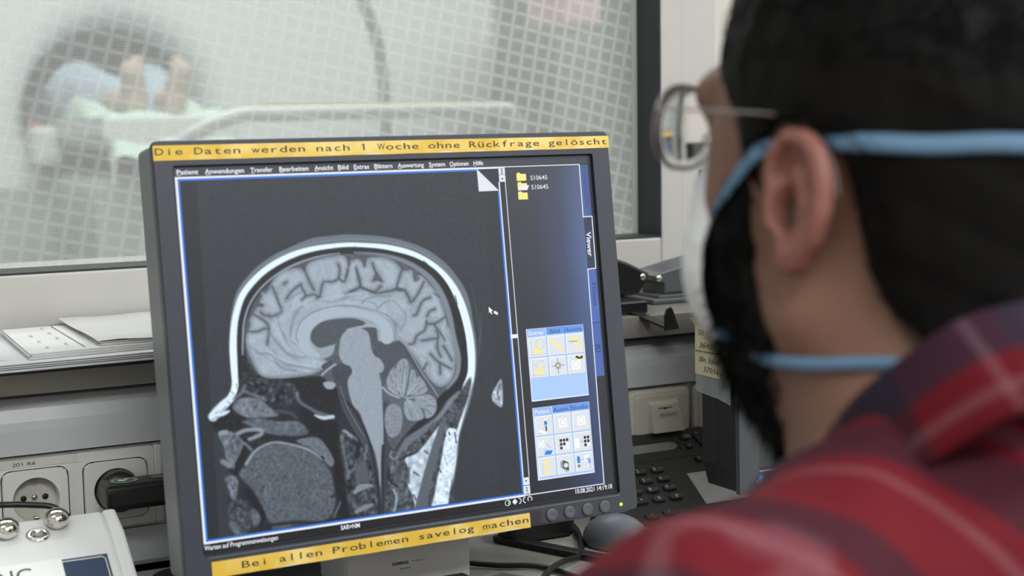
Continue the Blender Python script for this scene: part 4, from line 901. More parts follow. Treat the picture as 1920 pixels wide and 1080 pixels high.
# inner contents: grey meninges / fluid
INN = [(300, 520), (262, 470), (250, 400), (252, 350), (266, 300), (290, 250), (330, 205), (380, 163), (440, 133), (510, 112), (580, 101), (650, 101), (720, 107), (780, 122), (840, 152), (890, 196), (922, 245), (946, 310), (962, 380), (976, 440), (974, 500), (950, 545), (910, 578), (880, 620), (840, 660), (796, 705), (770, 740), (740, 790), (716, 870), (712, 985), (700, 990), (690, 830), (672, 760), (640, 690), (600, 620), (570, 560), (500, 530), (400, 520)]
fill(INN, 86, 2.5, 1, True, 3, 8)
stroke([(620, 96), (700, 102), (770, 118), (830, 146), (880, 188), (915, 242), (940, 310), (958, 390), (972, 450), (966, 510), (935, 552)], [6, 10, 14, 16, 20, 20, 18, 16, 16, 14, 8], 140, 3, .85)
# cerebrum
CER = [(312, 516), (286, 486), (266, 446), (254, 402), (257, 372), (268, 345), (268, 322), (282, 296), (296, 272), (305, 248), (332, 218), (344, 190), (376, 162), (410, 150), (440, 150), (452, 162), (462, 135), (490, 121), (530, 110), (575, 105), (594, 116), (606, 124), (630, 117), (650, 126), (668, 114), (710, 112), (748, 122), (770, 140), (784, 158), (812, 155), (824, 172), (848, 176), (876, 206), (902, 240), (922, 290), (932, 335), (946, 360), (956, 400), (962, 440), (958, 500), (938, 538), (910, 550), (884, 535), (856, 500), (826, 455), (796, 415), (770, 392), (752, 372), (756, 340), (720, 330), (640, 300), (560, 300), (480, 330), (450, 380), (490, 440), (540, 470), (520, 487), (480, 506), (420, 517), (360, 522)]
LINES = [fromA(p) for p in ([(395, 385), (420, 440), (442, 500), (460, 545), (440, 570), (380, 592)], [(300, 500), (332, 516)], [(318, 558), (345, 580), (375, 580)], [(270, 575), (320, 600), (365, 640), (375, 690), (362, 780)], [(375, 670), (345, 670), (300, 690), (236, 690)],
    [(605, 250), (635, 320), (660, 375), (680, 410)], [(590, 370), (600, 400), (622, 445), (598, 475)], [(590, 372), (540, 408), (495, 465)], [(620, 452), (680, 440), (715, 455), (730, 390), (750, 352), (800, 355), (845, 330), (852, 265), (842, 235)], [(845, 330), (885, 352), (905, 280), (920, 220), (905, 190)], [(960, 262), (985, 330), (990, 385), (940, 415), (890, 440)], [(990, 385), (1040, 408), (1090, 420), (1130, 385)], [(1000, 195), (1020, 240)],
    [(480, 365), (494, 356)], [(700, 465), (720, 450)])] + \
  [fromB(p) for p in ([(40, 190), (50, 260), (30, 320)], [(138, 185), (156, 245)], [(156, 245), (165, 200)], [(100, 260), (115, 330), (125, 390), (60, 420)], [(125, 390), (180, 412), (230, 430), (330, 415), (375, 398)], [(210, 228), (225, 270), (240, 300), (275, 350)], [(240, 300), (215, 345)], [(410, 262), (388, 340), (375, 398), (430, 412)], [(430, 412), (458, 465), (472, 490), (520, 430), (558, 352)], [(488, 300), (498, 345), (525, 330)], [(600, 460), (560, 475), (535, 505), (510, 570), (488, 582)], [(630, 540), (592, 558), (575, 632), (640, 632), (705, 585)], [(575, 632), (560, 682), (510, 718), (490, 770), (458, 775)], [(640, 682), (655, 730), (600, 742), (545, 752)], [(652, 730), (648, 800), (672, 860)], [(690, 790), (728, 850), (745, 885)], [(600, 840), (650, 890), (742, 942)], [(578, 905), (552, 945)], [(664, 905), (668, 972)], [(625, 640), (700, 745)], [(660, 455), (620, 430)])]
LINES = [sm2(p, 3, False) if len(p) > 2 else p for p in LINES]
px, py = GX, GY; cer = sm2(CER, 3); dC = np.full(SH, 1e9); ix = window(cer, 10); dC[ix] = poly_sd(GX[ix], GY[ix], cer)
dS = np.minimum(dist_to(LINES), np.abs(dC)); wC = np.clip(.5 - dC / 4, 0, 1)
matter = 143 + 30 * np.clip((dS - 4) / 11, 0, 1) + 3 * nz2(1.4, 11) + 4 * nz2(7, 12)
IMG[:] = IMG * (1 - wC) + matter * wC
for p in LINES: stroke(p, 5.2, 78, 2.8, .92, False)
for p in (fromB([(205, 232), (222, 262), (245, 305), (278, 352), (215, 348), (228, 300)]), fromB([(340, 412), (375, 385), (435, 408), (400, 420)]), fromB([(138, 182), (170, 190), (155, 245)]), fromA([(995, 195), (1035, 200), (1020, 240)]), fromA([(300, 490), (335, 505), (330, 525), (285, 520)]), fromB([(488, 298), (520, 318), (498, 352)])): fill(p, 84, 2.2, .9, False)
# grey / white matter relief on the medial wall
for p in ([(285, 760), (400, 820), (470, 900), (600, 930), (700, 945)], [(380, 700), (440, 780), (520, 850), (612, 862)], [(300, 835), (400, 850), (450, 930), (560, 955)], [(480, 490), (520, 470), (560, 440), (590, 430)], [(470, 700), (500, 780), (560, 830)], [(600, 520), (560, 560), (530, 640), (520, 720)]): stroke(fromA(p), 7, 132, 3.5, .75)
for p in ([(0, 470), (70, 450), (150, 440)], [(140, 500), (170, 470), (230, 455), (330, 450)], [(240, 540), (280, 500), (330, 480)], [(430, 560), (432, 620), (400, 680)]): stroke(fromB(p), 7, 134, 3.5, .7)
for p in ([(250, 745), (350, 790), (430, 860), (560, 905), (690, 930)], [(400, 640), (440, 700), (500, 790), (600, 850)], [(560, 470), (520, 560), (440, 620)], [(640, 500), (760, 470), (900, 440), (1000, 440)]): stroke(fromA(p), 8, 190, 4, .7)
for p in ([(470, 520), (440, 580), (445, 650), (500, 740), (600, 800)], [(640, 500), (720, 480), (800, 490), (900, 470), (1000, 480)], [(420, 730), (480, 820), (560, 880)], [(250, 790), (330, 850), (420, 900), (520, 930)]): stroke(fromA(p), 5, 138, 3, .6)
for p in ([(20, 520), (90, 520), (200, 560), (280, 590)], [(150, 480), (220, 500), (250, 540)], [(350, 480), (400, 530), (420, 560)], [(600, 620), (640, 590)], [(540, 850), (600, 900), (590, 990)], [(700, 700), (760, 800), (780, 900)]): stroke(fromB(p), 5, 138, 3, .6)
for p in ([(720, 220), (750, 300), (760, 340)], [(560, 280), (560, 340), (520, 390)], [(920, 260), (940, 330), (930, 390)], [(330, 430), (380, 500), (400, 540)], [(660, 260), (680, 340)]): stroke(fromA(p), 9, 178, 4, .6)
for p in ([(80, 240), (85, 320), (60, 380)], [(260, 240), (310, 300), (340, 350)], [(440, 300), (480, 380), (490, 440)], [(600, 400), (640, 480), (660, 540)], [(540, 620), (580, 600)], [(610, 780), (560, 820), (540, 870)], [(700, 620), (690, 690), (720, 760)], [(620, 930), (640, 1010)]): stroke(fromB(p), 9, 180, 4, .6)
# callosum, ventricle, fornix
fill([(455, 420), (500, 455), (545, 440), (560, 400), (600, 380), (690, 395), (745, 395), (770, 390), (750, 330), (700, 310), (620, 292), (540, 298), (470, 335), (445, 380)], 160, 3)
fill([(472, 386), (478, 358), (505, 332), (555, 321), (610, 318), (645, 326), (660, 340), (625, 350), (595, 362), (580, 386), (562, 402), (530, 412), (502, 418), (482, 405)], 80, 2.2, 1, True, 2, 9)
fill([(640, 352), (690, 350), (698, 376), (704, 398), (740, 405), (700, 415), (676, 402), (666, 365)], 78, 2.2)
stroke([(498, 446), (462, 422), (444, 385), (462, 340), (512, 310), (575, 298), (640, 302), (690, 317), (722, 345), (730, 385)], [14, 34, 46, 44, 34, 28, 26, 28, 38, 42], 182, 2.2)
stroke([(430, 400), (424, 370), (442, 328), (482, 297), (540, 280), (600, 275), (660, 284), (712, 300), (744, 318), (758, 350), (757, 386)], 3.4, 118, 1.8, .8)
stroke([(655, 340), (690, 345), (700, 352)], 6, 172, 1.8); stroke([(596, 358), (625, 350), (656, 345)], 7, 168, 2)
# cisterns around the stem, then thalamus and brain stem
fill([(690, 420), (745, 405), (775, 400), (815, 452), (850, 508), (876, 552), (886, 584), (866, 570), (842, 512), (808, 470), (776, 458), (748, 480), (735, 520), (722, 540), (708, 500), (690, 455)], 78, 3, 1, True, 2, 12)
fill([(545, 490), (580, 470), (612, 470), (612, 500), (598, 520), (600, 560), (612, 612), (640, 650), (650, 690), (672, 730), (690, 790), (700, 860), (706, 985), (690, 985), (672, 800), (640, 720), (604, 650), (578, 590), (556, 540)], 66, 3, 1, True, 3, 14)
fill([(716, 620), (730, 610), (730, 720), (760, 760), (800, 700), (780, 760), (740, 800), (728, 880), (728, 985), (712, 985), (712, 870), (718, 750)], 62, 3)
fill([(570, 410), (574, 385), (590, 362), (624, 350), (655, 358), (672, 385), (678, 425), (690, 446), (706, 455), (720, 478), (714, 500), (704, 505), (712, 545), (714, 600), (717, 655), (718, 720), (717, 800), (712, 880), (706, 880), (700, 822), (688, 768), (668, 720), (650, 680), (640, 640), (616, 612), (602, 570), (598, 528), (612, 500), (604, 480), (582, 470), (568, 440)], 160, 2.2, 1, True, 2.5, 15, 1.2)
stroke([(712, 872), (716, 920), (718, 985)], [8, 10, 12], 140, 3)
stroke([(510, 510), (532, 490), (556, 474)], 6, 172, 1.8); fill([(510, 478), (530, 465), (548, 462), (540, 475), (516, 490)], 70, 1.8)
# skull base: black sinus, pituitary, clivus
fill([(262, 470), (290, 505), (330, 530), (300, 560), (262, 568), (244, 545), (240, 500)], 40, 4, 1, True, 10, 21, 1.5)
fill([(290, 540), (360, 528), (420, 520), (500, 514), (525, 530), (515, 556), (560, 556), (582, 590), (575, 622), (545, 636), (500, 622), (470, 612), (430, 594), (400, 602), (370, 588), (335, 568)], 22, 3.5, 1, True, 5, 22, 1.2)
fill([(252, 528), (330, 522), (400, 532), (432, 566), (405, 606), (340, 602), (290, 590), (255, 565)], 54, 6, .85, True, 22, 23, 1.8)
stroke([(426, 570), (436, 600), (470, 622), (505, 642), (545, 655)], [9, 13, 12, 16, 12], 130, 4, .85); stroke([(485, 644), (515, 654), (548, 650)], [8, 15, 10], 215, 3)
fill([(514, 536), (540, 532), (556, 540), (548, 556), (526, 556)], 165, 2.4)
stroke([(566, 560), (584, 620), (620, 690), (656, 750), (684, 830)], [8, 10, 11, 10, 8], 72, 3); stroke([(572, 548), (592, 610), (630, 680), (668, 742), (694, 830)], 3, 128, 1.8, .8)
# cerebellum
CB = [(722, 545), (736, 520), (742, 492), (760, 474), (775, 459), (790, 466), (800, 458), (812, 472), (820, 492), (832, 488), (842, 512), (850, 505), (858, 530), (872, 552), (884, 580), (896, 600), (893, 632), (878, 652), (850, 656), (836, 648), (806, 652), (796, 640), (770, 620), (742, 602), (720, 570)]
fill(CB, 96, 4, 1, False, 4, 31, 1.0)
for p in ([(728, 535), (738, 502), (754, 484), (766, 500), (772, 540), (768, 572), (746, 566)], [(762, 480), (778, 456), (797, 458), (804, 484), (799, 526), (789, 566), (772, 560), (768, 514)], [(806, 516), (812, 492), (824, 496), (830, 522), (838, 514), (856, 532), (866, 560), (846, 576), (816, 578), (796, 570), (803, 545)], [(826, 588), (866, 576), (892, 590), (898, 620), (886, 646), (862, 656), (856, 628), (834, 612)], [(791, 598), (821, 598), (846, 626), (852, 656), (826, 664), (801, 660), (788, 632)]):
    fill(p, 152, 2.6, 1, True, 4, 34, 1.0)
for p in ([(752, 488), (757, 520), (762, 548)], [(738, 506), (750, 536)], [(788, 462), (785, 500), (781, 536)], [(776, 476), (775, 500)], [(798, 478), (793, 510)], [(822, 500), (814, 534)], [(846, 526), (824, 556)], [(860, 548), (832, 566)], [(884, 592), (852, 596)], [(894, 616), (860, 612)], [(880, 642), (856, 622)], [(836, 636), (812, 612)], [(816, 658), (804, 624)]): stroke(p, 2.6, 100, 2, .8, False)
for p in ([(735, 555), (770, 578), (800, 588)], [(780, 578), (768, 548), (756, 516)], [(786, 576), (788, 530), (790, 490)], [(796, 580), (820, 550), (842, 536)], [(800, 588), (846, 584), (884, 606)], [(798, 592), (820, 620), (836, 648)]): stroke(p, [6, 4.5, 2.5], 178, 2.4, .85)
stroke([(716, 552), (738, 572), (770, 586)], 7, 166, 2.6)
fill([(728, 622), (752, 606), (776, 622), (782, 655), (778, 690), (764, 714), (744, 720), (728, 700), (722, 660)], 142, 2.4, 1, True, 4, 33)
for k in range(6): stroke([(728, 640 + 13 * k), (776, 634 + 13 * k)], 2, 120, 1.8, .6)
stroke([(768, 384), (800, 420), (842, 492), (886, 556), (902, 580)], 4.5, 150, 1.8, .9); stroke([(760, 392), (792, 424), (834, 496), (878, 562)], 3, 60, 1.8, .8)
# neck behind the skull base
fill(fromD([(770, 150), (700, 240), (640, 290), (600, 350), (540, 410), (470, 460), (400, 520), (340, 590), (300, 590), (280, 650), (290, 720), (270, 800), (290, 960), (640, 960), (660, 700), (690, 560), (690, 460), (760, 260)]), 74, 4, 1, True, 14, 41, 1.6)
stroke(fromD([(700, 240), (650, 290), (610, 350), (560, 410)]), [10, 16, 16, 12], 140, 4, .8)
stroke(fromD([(560, 400), (480, 470), (400, 530), (350, 590)]), [8, 22, 26, 12], 112, 4); stroke(fromD([(540, 520), (470, 590), (370, 630)]), 8, 24, 2.4)
fill(fromD([(380, 635), (450, 600), (520, 520), (580, 440), (590, 470), (550, 560), (520, 660), (490, 760), (450, 880), (438, 940), (425, 860), (395, 790), (400, 700)]), 200, 3, 1, True, 16, 42, 2.4)
for q in ([(500, 590), (515, 605)], [(430, 715), (460, 735)], [(405, 690), (400, 780)], [(430, 850), (445, 880)]): stroke(fromD(q), 6, 70, 2.4, .8, False)
stroke(fromD([(615, 400), (580, 510), (545, 640), (510, 760), (470, 950)]), [16, 24, 32, 32, 36], 96, 2.6)
fill(fromD([(300, 640), (370, 660), (400, 720), (390, 790), (420, 850), (430, 960), (300, 960), (320, 850), (290, 760)]), 82, 3, 1, True, 16, 43, 2.0)
stroke(fromD([(300, 590), (290, 620), (320, 640), (345, 600)]), 5, 150, 2.2, .8); stroke(fromD([(310, 820), (330, 870), (315, 950)]), 7, 180, 2.4, .8); stroke(fromD([(282, 720), (292, 770), (330, 800)]), 6, 26, 2.4)
fill(fromD([(640, 455), (690, 470), (692, 540), (672, 660), (655, 780), (640, 870), (628, 960), (535, 960), (555, 850), (575, 740), (600, 620), (615, 520)]), 236, 3, 1, True, 16, 44, 1.4)
for q in ([(575, 690), (595, 715)], [(615, 490), (622, 500)], [(640, 480), (645, 490)], [(676, 480), (684, 540)]): stroke(fromD(q), 5, 50, 2, .8, False)
# vertebrae in front of the cord
fill(fromD([(-10, 470), (60, 480), (110, 560), (150, 590), (180, 660), (205, 800), (235, 960), (50, 960), (30, 800), (0, 620)]), 62, 4, 1, True, 16, 51, 1.8)
fill(fromD([(90, 680), (140, 650), (160, 720), (150, 770), (90, 770)]), 88, 4); stroke(fromD([(80, 835), (120, 805), (178, 795)]), [14, 22, 10], 138, 3); stroke(fromD([(90, 950), (140, 925), (185, 910)]), [14, 18, 10], 132, 3)
for q in ([(0, 500), (20, 620), (45, 750)], [(40, 500), (90, 520), (80, 580)], [(150, 560), (140, 640)]): stroke(fromD(q), 8, 130, 4, .7)
stroke(fromD([(75, 540), (100, 560), (90, 620)]), 16, 24, 4); stroke(fromD([(20, 470), (60, 500)]), 9, 170, 3, .8)
stroke(fromD([(40, 300), (110, 400), (160, 520), (190, 640), (215, 780), (232, 960)]), 9, 34, 3); stroke(fromD([(250, 560), (245, 700), (250, 960)]), 10, 36, 3)
# face: nasal passages, palate, tongue, lips
fill(fromC([(60, 330), (120, 300), (165, 240), (200, 215), (300, 205), (420, 260), (560, 300), (640, 340), (640, 440), (520, 450), (380, 450), (250, 470), (140, 420), (70, 410)]), 24, 4, 1, True, 6, 61, 1.4)
fill(fromC([(178, 262), (220, 214), (300, 208), (370, 240), (452, 312), (380, 326), (280, 332), (205, 300)]), 118, 4, 1, True, 12, 62, 1.6)
fill(fromC([(232, 352), (330, 332), (450, 348), (560, 348), (632, 398), (600, 432), (480, 436), (380, 420), (300, 385)]), 98, 4, 1, True, 8, 63, 1.5)
stroke(fromC([(250, 170), (300, 190), (370, 222)]), 12, 120, 5, .8); stroke(fromC([(440, 290), (520, 300), (560, 330)]), 12, 82, 5, .8)
stroke(fromC([(205, 425), (260, 402), (335, 400), (350, 425), (280, 455)]), 14, 160, 4, .9); stroke(fromC([(250, 440), (290, 436)]), 7, 40, 2)
fill(fromC([(560, 200), (640, 250), (760, 330), (800, 350), (812, 440), (820, 540), (838, 650), (852, 780), (872, 910), (812, 925), (800, 830), (786, 740), (776, 600), (745, 520), (690, 452), (640, 420), (610, 360)]), 18, 4, 1, True, 4, 64)
fill(fromC([(95, 430), (130, 402), (190, 420), (250, 480), (235, 540), (200, 590), (190, 640), (165, 600), (135, 560), (125, 500)]), 108, 4, 1, True, 14, 65, 1.6)
stroke(fromC([(108, 420), (140, 415)]), 16, 150, 4); stroke(fromC([(255, 500), (240, 560), (215, 610), (195, 670)]), [18, 26, 24, 16], 22, 3); stroke(fromC([(250, 480), (290, 520)]), 10, 150, 4, .7)
fill(fromC([(215, 660), (262, 600), (330, 512), (430, 476), (520, 482), (622, 512), (720, 592), (766, 660), (782, 740), (792, 820), (772, 900), (720, 940), (600, 960), (440, 985), (385, 930), (350, 850), (300, 760), (245, 705)]), 92, 5, 1, True, 7, 66, 1.1)
stroke(fromC([(258, 604), (300, 540), (350, 500), (430, 474), (540, 490), (640, 522), (712, 574)]), [10, 9, 7, 7, 6, 8, 8], 170, 3, .85)
fill(fromC([(600, 450), (690, 448), (752, 520), (784, 590), (760, 620), (712, 575), (640, 512), (560, 470)]), 112, 4, 1, True, 6, 67)
stroke(fromC([(712, 562), (718, 570)]), 8, 24, 2.4, 1, False); stroke(fromC([(470, 690), (490, 670), (500, 690)]), 6, 66, 3, .6); stroke(fromC([(350, 770), (365, 740)]), 12, 64, 4, .6); stroke(fromC([(370, 790), (376, 740)]), 6, 130, 3, .6)
stroke(fromC([(120, 590), (160, 610)]), [18, 22], 130, 4, 1, False); fill(fromC([(132, 690), (175, 668), (210, 700), (205, 780), (190, 830), (165, 800), (150, 740)]), 108, 4, 1, True, 14, 68); stroke(fromC([(160, 740), (185, 800)]), 9, 150, 4, .6)
fill(fromC([(148, 870), (190, 812), (260, 830), (285, 900), (280, 1000), (250, 1040), (195, 1020), (160, 950)]), 72, 4, 1, True, 12, 69, 1.6); stroke(fromC([(170, 880), (210, 850), (250, 870)]), 7, 34, 3); stroke(fromC([(170, 960), (200, 1010), (240, 1030)]), 16, 120, 5, .7)
stroke(fromC([(262, 765), (310, 830), (345, 880), (362, 915), (345, 950)]), [16, 20, 18, 16, 10], 20, 3); fill(fromC([(290, 870), (330, 890), (345, 940), (310, 980), (290, 940)]), 98, 4, 1, True, 8, 70)
stroke(fromC([(370, 965), (450, 965), (560, 950), (700, 955)]), [10, 14, 12, 10], 24, 4, .8); stroke(fromC([(420, 985), (520, 975)]), 10, 110, 4, .6); stroke(fromC([(770, 800), (800, 790), (805, 840)]), 8, 30, 3); stroke(fromC([(820, 830), (800, 880), (780, 920)]), 7, 110, 3, .8)
stroke([(426, 570), (436, 600), (470, 622), (505, 642), (545, 655)], [8, 12, 11, 14, 10], 118, 4, .8); stroke([(488, 646), (516, 655), (548, 650)], [7, 13, 9], 205, 3)
# nose skin
stroke([(143, 650), (160, 630), (185, 606), (205, 588)], [32, 32, 28, 24], 238, 4); stroke([(150, 650), (178, 640), (196, 632)], [10, 14, 8], 228, 3); stroke([(214, 590), (238, 570), (250, 545)], [10, 12, 8], 120, 4, .8)
for q in ([(150, 640), (162, 632)], [(168, 636), (186, 616)], [(192, 598), (205, 610)], [(140, 660), (160, 650)], [(200, 562), (214, 575)], [(222, 540), (226, 560)], [(232, 520), (240, 560)]): stroke(q, 3, 90, 1.6, .7, False)
# faint ghost behind the head, ear lobe at the pane edge
for k in range(4): stroke([(1012 + 5 * k, 200 + 22 * k), (1032 + 4 * k, 300 + 16 * k), (1042 + 1 * k, 400)], 2.4, 84, 2, .35)
stroke([(1046, 300), (1046, 360), (1040, 430), (1034, 470)], [3, 8, 8, 3], 88, 3, .5)
fill(fromD([(955, 165), (920, 205), (898, 250), (898, 285), (925, 315), (960, 318)]), 176, 3, 1, True, 20, 75, 1.4); stroke(fromD([(945, 200), (930, 240), (945, 290)]), 5, 90, 2.4, .7)
IMG += 1.6 * nz2(.5, 90)
IMG = np.clip(IMG, 0, 255)
g = IMG.ravel() / 255.0
# grey levels shown in the panel's cool white
sr = np.stack([g * .935 - .012, g * .995 + .002, np.clip(g * 1.05 + .020, 0, 1)], 1); sr = np.clip(sr, 0, 1)
lnr = np.where(sr <= .04045, sr / 12.92, ((sr + .055) / 1.055) ** 2.4)
P4 = (np.stack([uu.ravel(), vv.ravel(), np.full(uu.size, -.06)], 1) / 1000) @ MON_R.T + MON_T
PR = P4 @ RC; PW = np.stack([PR[:, 0], PR[:, 2], ZC - PR[:, 1]], 1)
ny_, nx_ = SH; idx = np.arange(ny_ * nx_).reshape(SH)
Q = np.stack([idx[:-1, :-1].ravel(), idx[1:, :-1].ravel(), idx[1:, 1:].ravel(), idx[:-1, 1:].ravel()], 1)
scan = np_mesh('scan_image', PW, Q, M_scr, disp, smooth=False)
ca = scan.data.color_attributes.new('Col', 'FLOAT_COLOR', 'POINT'); ca.data.foreach_set('color', np.concatenate([lnr, np.ones((len(lnr), 1))], 1).astype(np.float32).ravel())
scan['label'] = 'grey side view head scan'

# ================================================================== second monitor with the taped note
mn = thing('computer_monitor', 'second grey monitor with a dark screen, standing behind the bearded chin', 'monitor', (1.03, 1.20, ZC - HD))
M_b2 = mat('bezel_slate', (64, 67, 72), .5, bump=.05, bscale=1200); M_side = mat('side_black', (26, 27, 29), .5)
H2T, H2B, MX0, MX1 = .050, .3545, .8240, 1.236
tilt2 = math.radians(1.3); ct, st2 = math.cos(tilt2), math.sin(tilt2)
def P2(x, h, d): # d = depth behind the front face, mm-free metres; panel leans back slightly about its lower edge
    k = H2B - h; return W(x - .0, H2B - k * ct + d * st2, 1.1495 + k * st2 + d * ct)
def f2(x, h, d): a = P2(x, h, d); return (a, (P2(x + 1, h, d) - a).normalized(), (P2(x, h - 1, d) - a).normalized(), (P2(x, h, d + 1) - a).normalized())
m = MB(); hh = H2B - H2T
m.prism([(0, .022), (.006, 0), (MX1 - MX0 - .006, 0), (MX1 - MX0, .022), (MX1 - MX0, hh), (0, hh)], .056, f2(MX0, H2B, .002), M_side, .002); m.link('housing', mn)
m = MB(); o_ = [(0, 0), (MX1 - MX0, 0), (MX1 - MX0, hh), (0, hh)]; i_ = [(.0225, .0195), (MX1 - MX0 - .0225, .0195), (MX1 - MX0 - .0225, hh - .02), (.0225, hh - .02)]
m.ring(o_, i_, .006, f2(MX0, H2B, -.004), M_b2); m.link('bezel', mn)
m = MB(); m.add([P2(MX0 + .0225, H2B - .0195, .0005), P2(MX1 - .0225, H2B - .0195, .0005), P2(MX1 - .0225, H2T + .02, .0005), P2(MX0 + .0225, H2T + .02, .0005)], [(0, 1, 2, 3)], mat('dark_screen', (58, 62, 62), .3)); o = m.link('screen', mn); o['label'] = 'switched off dark screen'
m = MB(); m.tube([P2(MX0 + .0225, H2B - .0200, -.004), P2(MX1 - .0225, H2B - .0200, -.004)], .0009, mat('bezel_edge', (150, 156, 160), .3), 6); m.link('bezel_edge', mn)
m = MB()
for k in range(38): m.box(P2(MX0 - .0002, .262 + k * .0019 - .004 , .036), (.0008, .0085, .0007), mat('rib_grey', (48, 50, 53), .4) if k == 0 else bpy.data.materials['rib_grey'])
o = m.link('vent_ribs', mn)
m = MB(); c = P2(MX0 + .0238, H2B - .0112, -.0044); fx = f2(MX0, H2B, 0); q = [c + fx[1] * .0058, c + fx[2] * .0068, c - fx[1] * .0058, c - fx[2] * .0068]
m.add(q, [(0, 1, 2, 3)], mat('badge_blue', (62, 92, 160), .4)); q2 = [c + fx[3] * -.0002 + d for d in (fx[1] * -.0058, fx[2] * -.0068, fx[1] * .0008 + fx[2] * -.0058, fx[1] * -.0048 + fx[2] * .0008)]
m.add(q2, [(0, 1, 2, 3)], mat('badge_red', (196, 84, 88), .4))
for k in (-.0016, .0008, .003): m.tube([c - fx[3] * .0003 + fx[1] * -.002 + fx[2] * k, c - fx[3] * .0003 + fx[1] * .0026 + fx[2] * (k + .0012)], .00035, mat('badge_line', (190, 202, 226), .4) if k < 0 else bpy.data.materials['badge_line'], 5)
o = m.link('badge', mn); o['label'] = 'small blue and red diamond badge'
m = MB(); m.box((1.06, 1.24, ZC - .318), (.09, .05, .17), M_side, .006); m.link('stand_column', mn)
m = MB(); m.prism(rrect(.22, .16, .03), .012, (W(1.09, HD - .0003, 1.21), X_, Y_, Z_), M_side, .004); m.link('stand_foot', mn)
nt_o = thing('paper_note', 'yellowish paper note with pencilled numbers, taped to the black monitor side', 'note', (.8205, 1.18, ZC - .262))
M_note = mat('note_paper', (208, 202, 168), .8, noise=.03, nscale=60)
m = MB(); nu, nv_ = 14, 18; vs = []
def notep(s, t_):     # s 0..1 from the back edge to the front edge of the side, t 0..1 top to bottom
    d = 1.214 - .066 * s; curl = max(0, s - .70) / .30; lift = .0015 + .013 * curl ** 2 * (.35 + .65 * math.sin(math.pi * min(1, t_ * .75 + .2))); up = max(0, .18 - t_) / .18
    return W(.8215 - lift - .006 * up ** 2, .193 + .055 * t_ - .008 * s * (1 - t_), d + .004 * up + .003 * curl)
for j in range(nv_):
    for i in range(nu): vs.append(notep(i / (nu - 1), j / (nv_ - 1)))
m.add(vs, [(j * nu + i, j * nu + i + 1, (j + 1) * nu + i + 1, (j + 1) * nu + i) for j in range(nv_ - 1) for i in range(nu - 1)], M_note, True); m.link('paper', nt_o)
m = MB(); M_pen = mat('pencil', (92, 92, 88), .8)
dS_ = Vector((0, -1, 0))
def wr(s, a, t_, cap, wd, sl=.25): put_text(m, s, (notep(a, t_) + Vector((-.0006, 0, 0)), dS_, Z_), cap, M_pen, wd, slant=sl)
wr('CM', .08, .30, .0050, .009); wr('36455', .12, .52, .0052, .026); wr('Bln Sijben', .12, .76, .0050, .036); wr('37016', .22, .93, .0052, .026)
m.tube([notep(.02, .58) + Vector((-.0006, 0, 0)), notep(.68, .60) + Vector((-.0006, 0, 0))], .00035, M_pen, 5); m.link('handwriting', nt_o)
M_cl = bpy.data.materials.new('clear_tape'); M_cl.use_nodes = True; ntt = M_cl.node_tree; pb2 = ntt.nodes['Principled BSDF']; pb2.inputs['Base Color'].default_value = L3(168, 178, 178); pb2.inputs['Roughness'].default_value = .25; pb2.inputs['Alpha'].default_value = .62
m = MB(); vs = [W(.8208 - .0003 * (i % 2) - .0018 * max(0, i - 4), .2440 + .021 * j - (0 if j else .0016 * (i % 3)) + (.004 if j else .0) * (i / 7), 1.214 - .066 * i / 7) for j in (0, 1) for i in range(8)]
m.add(vs, [(i, i + 1, 9 + i, 8 + i) for i in range(7)], M_cl); o = m.link('tape', nt_o); o['label'] = 'clear crinkled tape'
# ================================================================== seated person: body surface from a smooth distance field
th = math.radians(45); pt_ = math.radians(7)
F0 = np.array([-math.cos(th), 0, math.sin(th)]); Lc = np.array([-math.sin(th), 0, -math.cos(th)])
Fc = F0 * math.cos(pt_) + np.array([0, -1., 0]) * math.sin(pt_); Uc = np.cross(Lc, Fc); Uc = Uc if Uc[1] < 0 else -Uc
EC = np.array([(1490 - 960) / FPX * .665, (395 - 540) / FPX * .665, .665]); H0c = EC - Lc * .074
def c2w(v): r = RC.T @ v; return np.array([r[0], r[2], -r[1]])
H0w = np.array(C2W(H0c)); HB = np.stack([c2w(Fc), c2w(Lc), c2w(Uc)], 0)      # rows: forward, left, up
def h2w(p): return np.asarray(p, float) @ HB + H0w
def w2h(p): return (np.asarray(p, float) - H0w) @ HB.T
def smin(a, b, k):
    h = np.clip(.5 + .5 * (b - a) / k, 0, 1); return b + (a - b) * h - k * h * (1 - h)
def smax(a, b, k): return -smin(-a, -b, k)
def ell(P, c, r):
    q = (P - np.array(c)) / np.array(r); k0 = np.sqrt((q ** 2).sum(-1)); k1 = np.sqrt((((P - np.array(c)) / np.array(r) ** 2) ** 2).sum(-1)) + 1e-9
    return k0 * (k0 - 1) / k1
def cap(P, a, b, ra, rb=None):
    a = np.array(a, float); b = np.array(b, float); rb = ra if rb is None else rb
    d = b - a; t_ = np.clip(((P - a) @ d) / (d @ d), 0, 1); return np.sqrt(((P - a - t_[..., None] * d) ** 2).sum(-1)) - (ra + (rb - ra) * t_)
def chain(P, pts, rs, k=0):
    out = None
    for i in range(len(pts) - 1):
        d = cap(P, pts[i], pts[i + 1], rs[i], rs[i + 1]); out = d if out is None else (smin(out, d, k) if k else np.minimum(out, d))
    return out
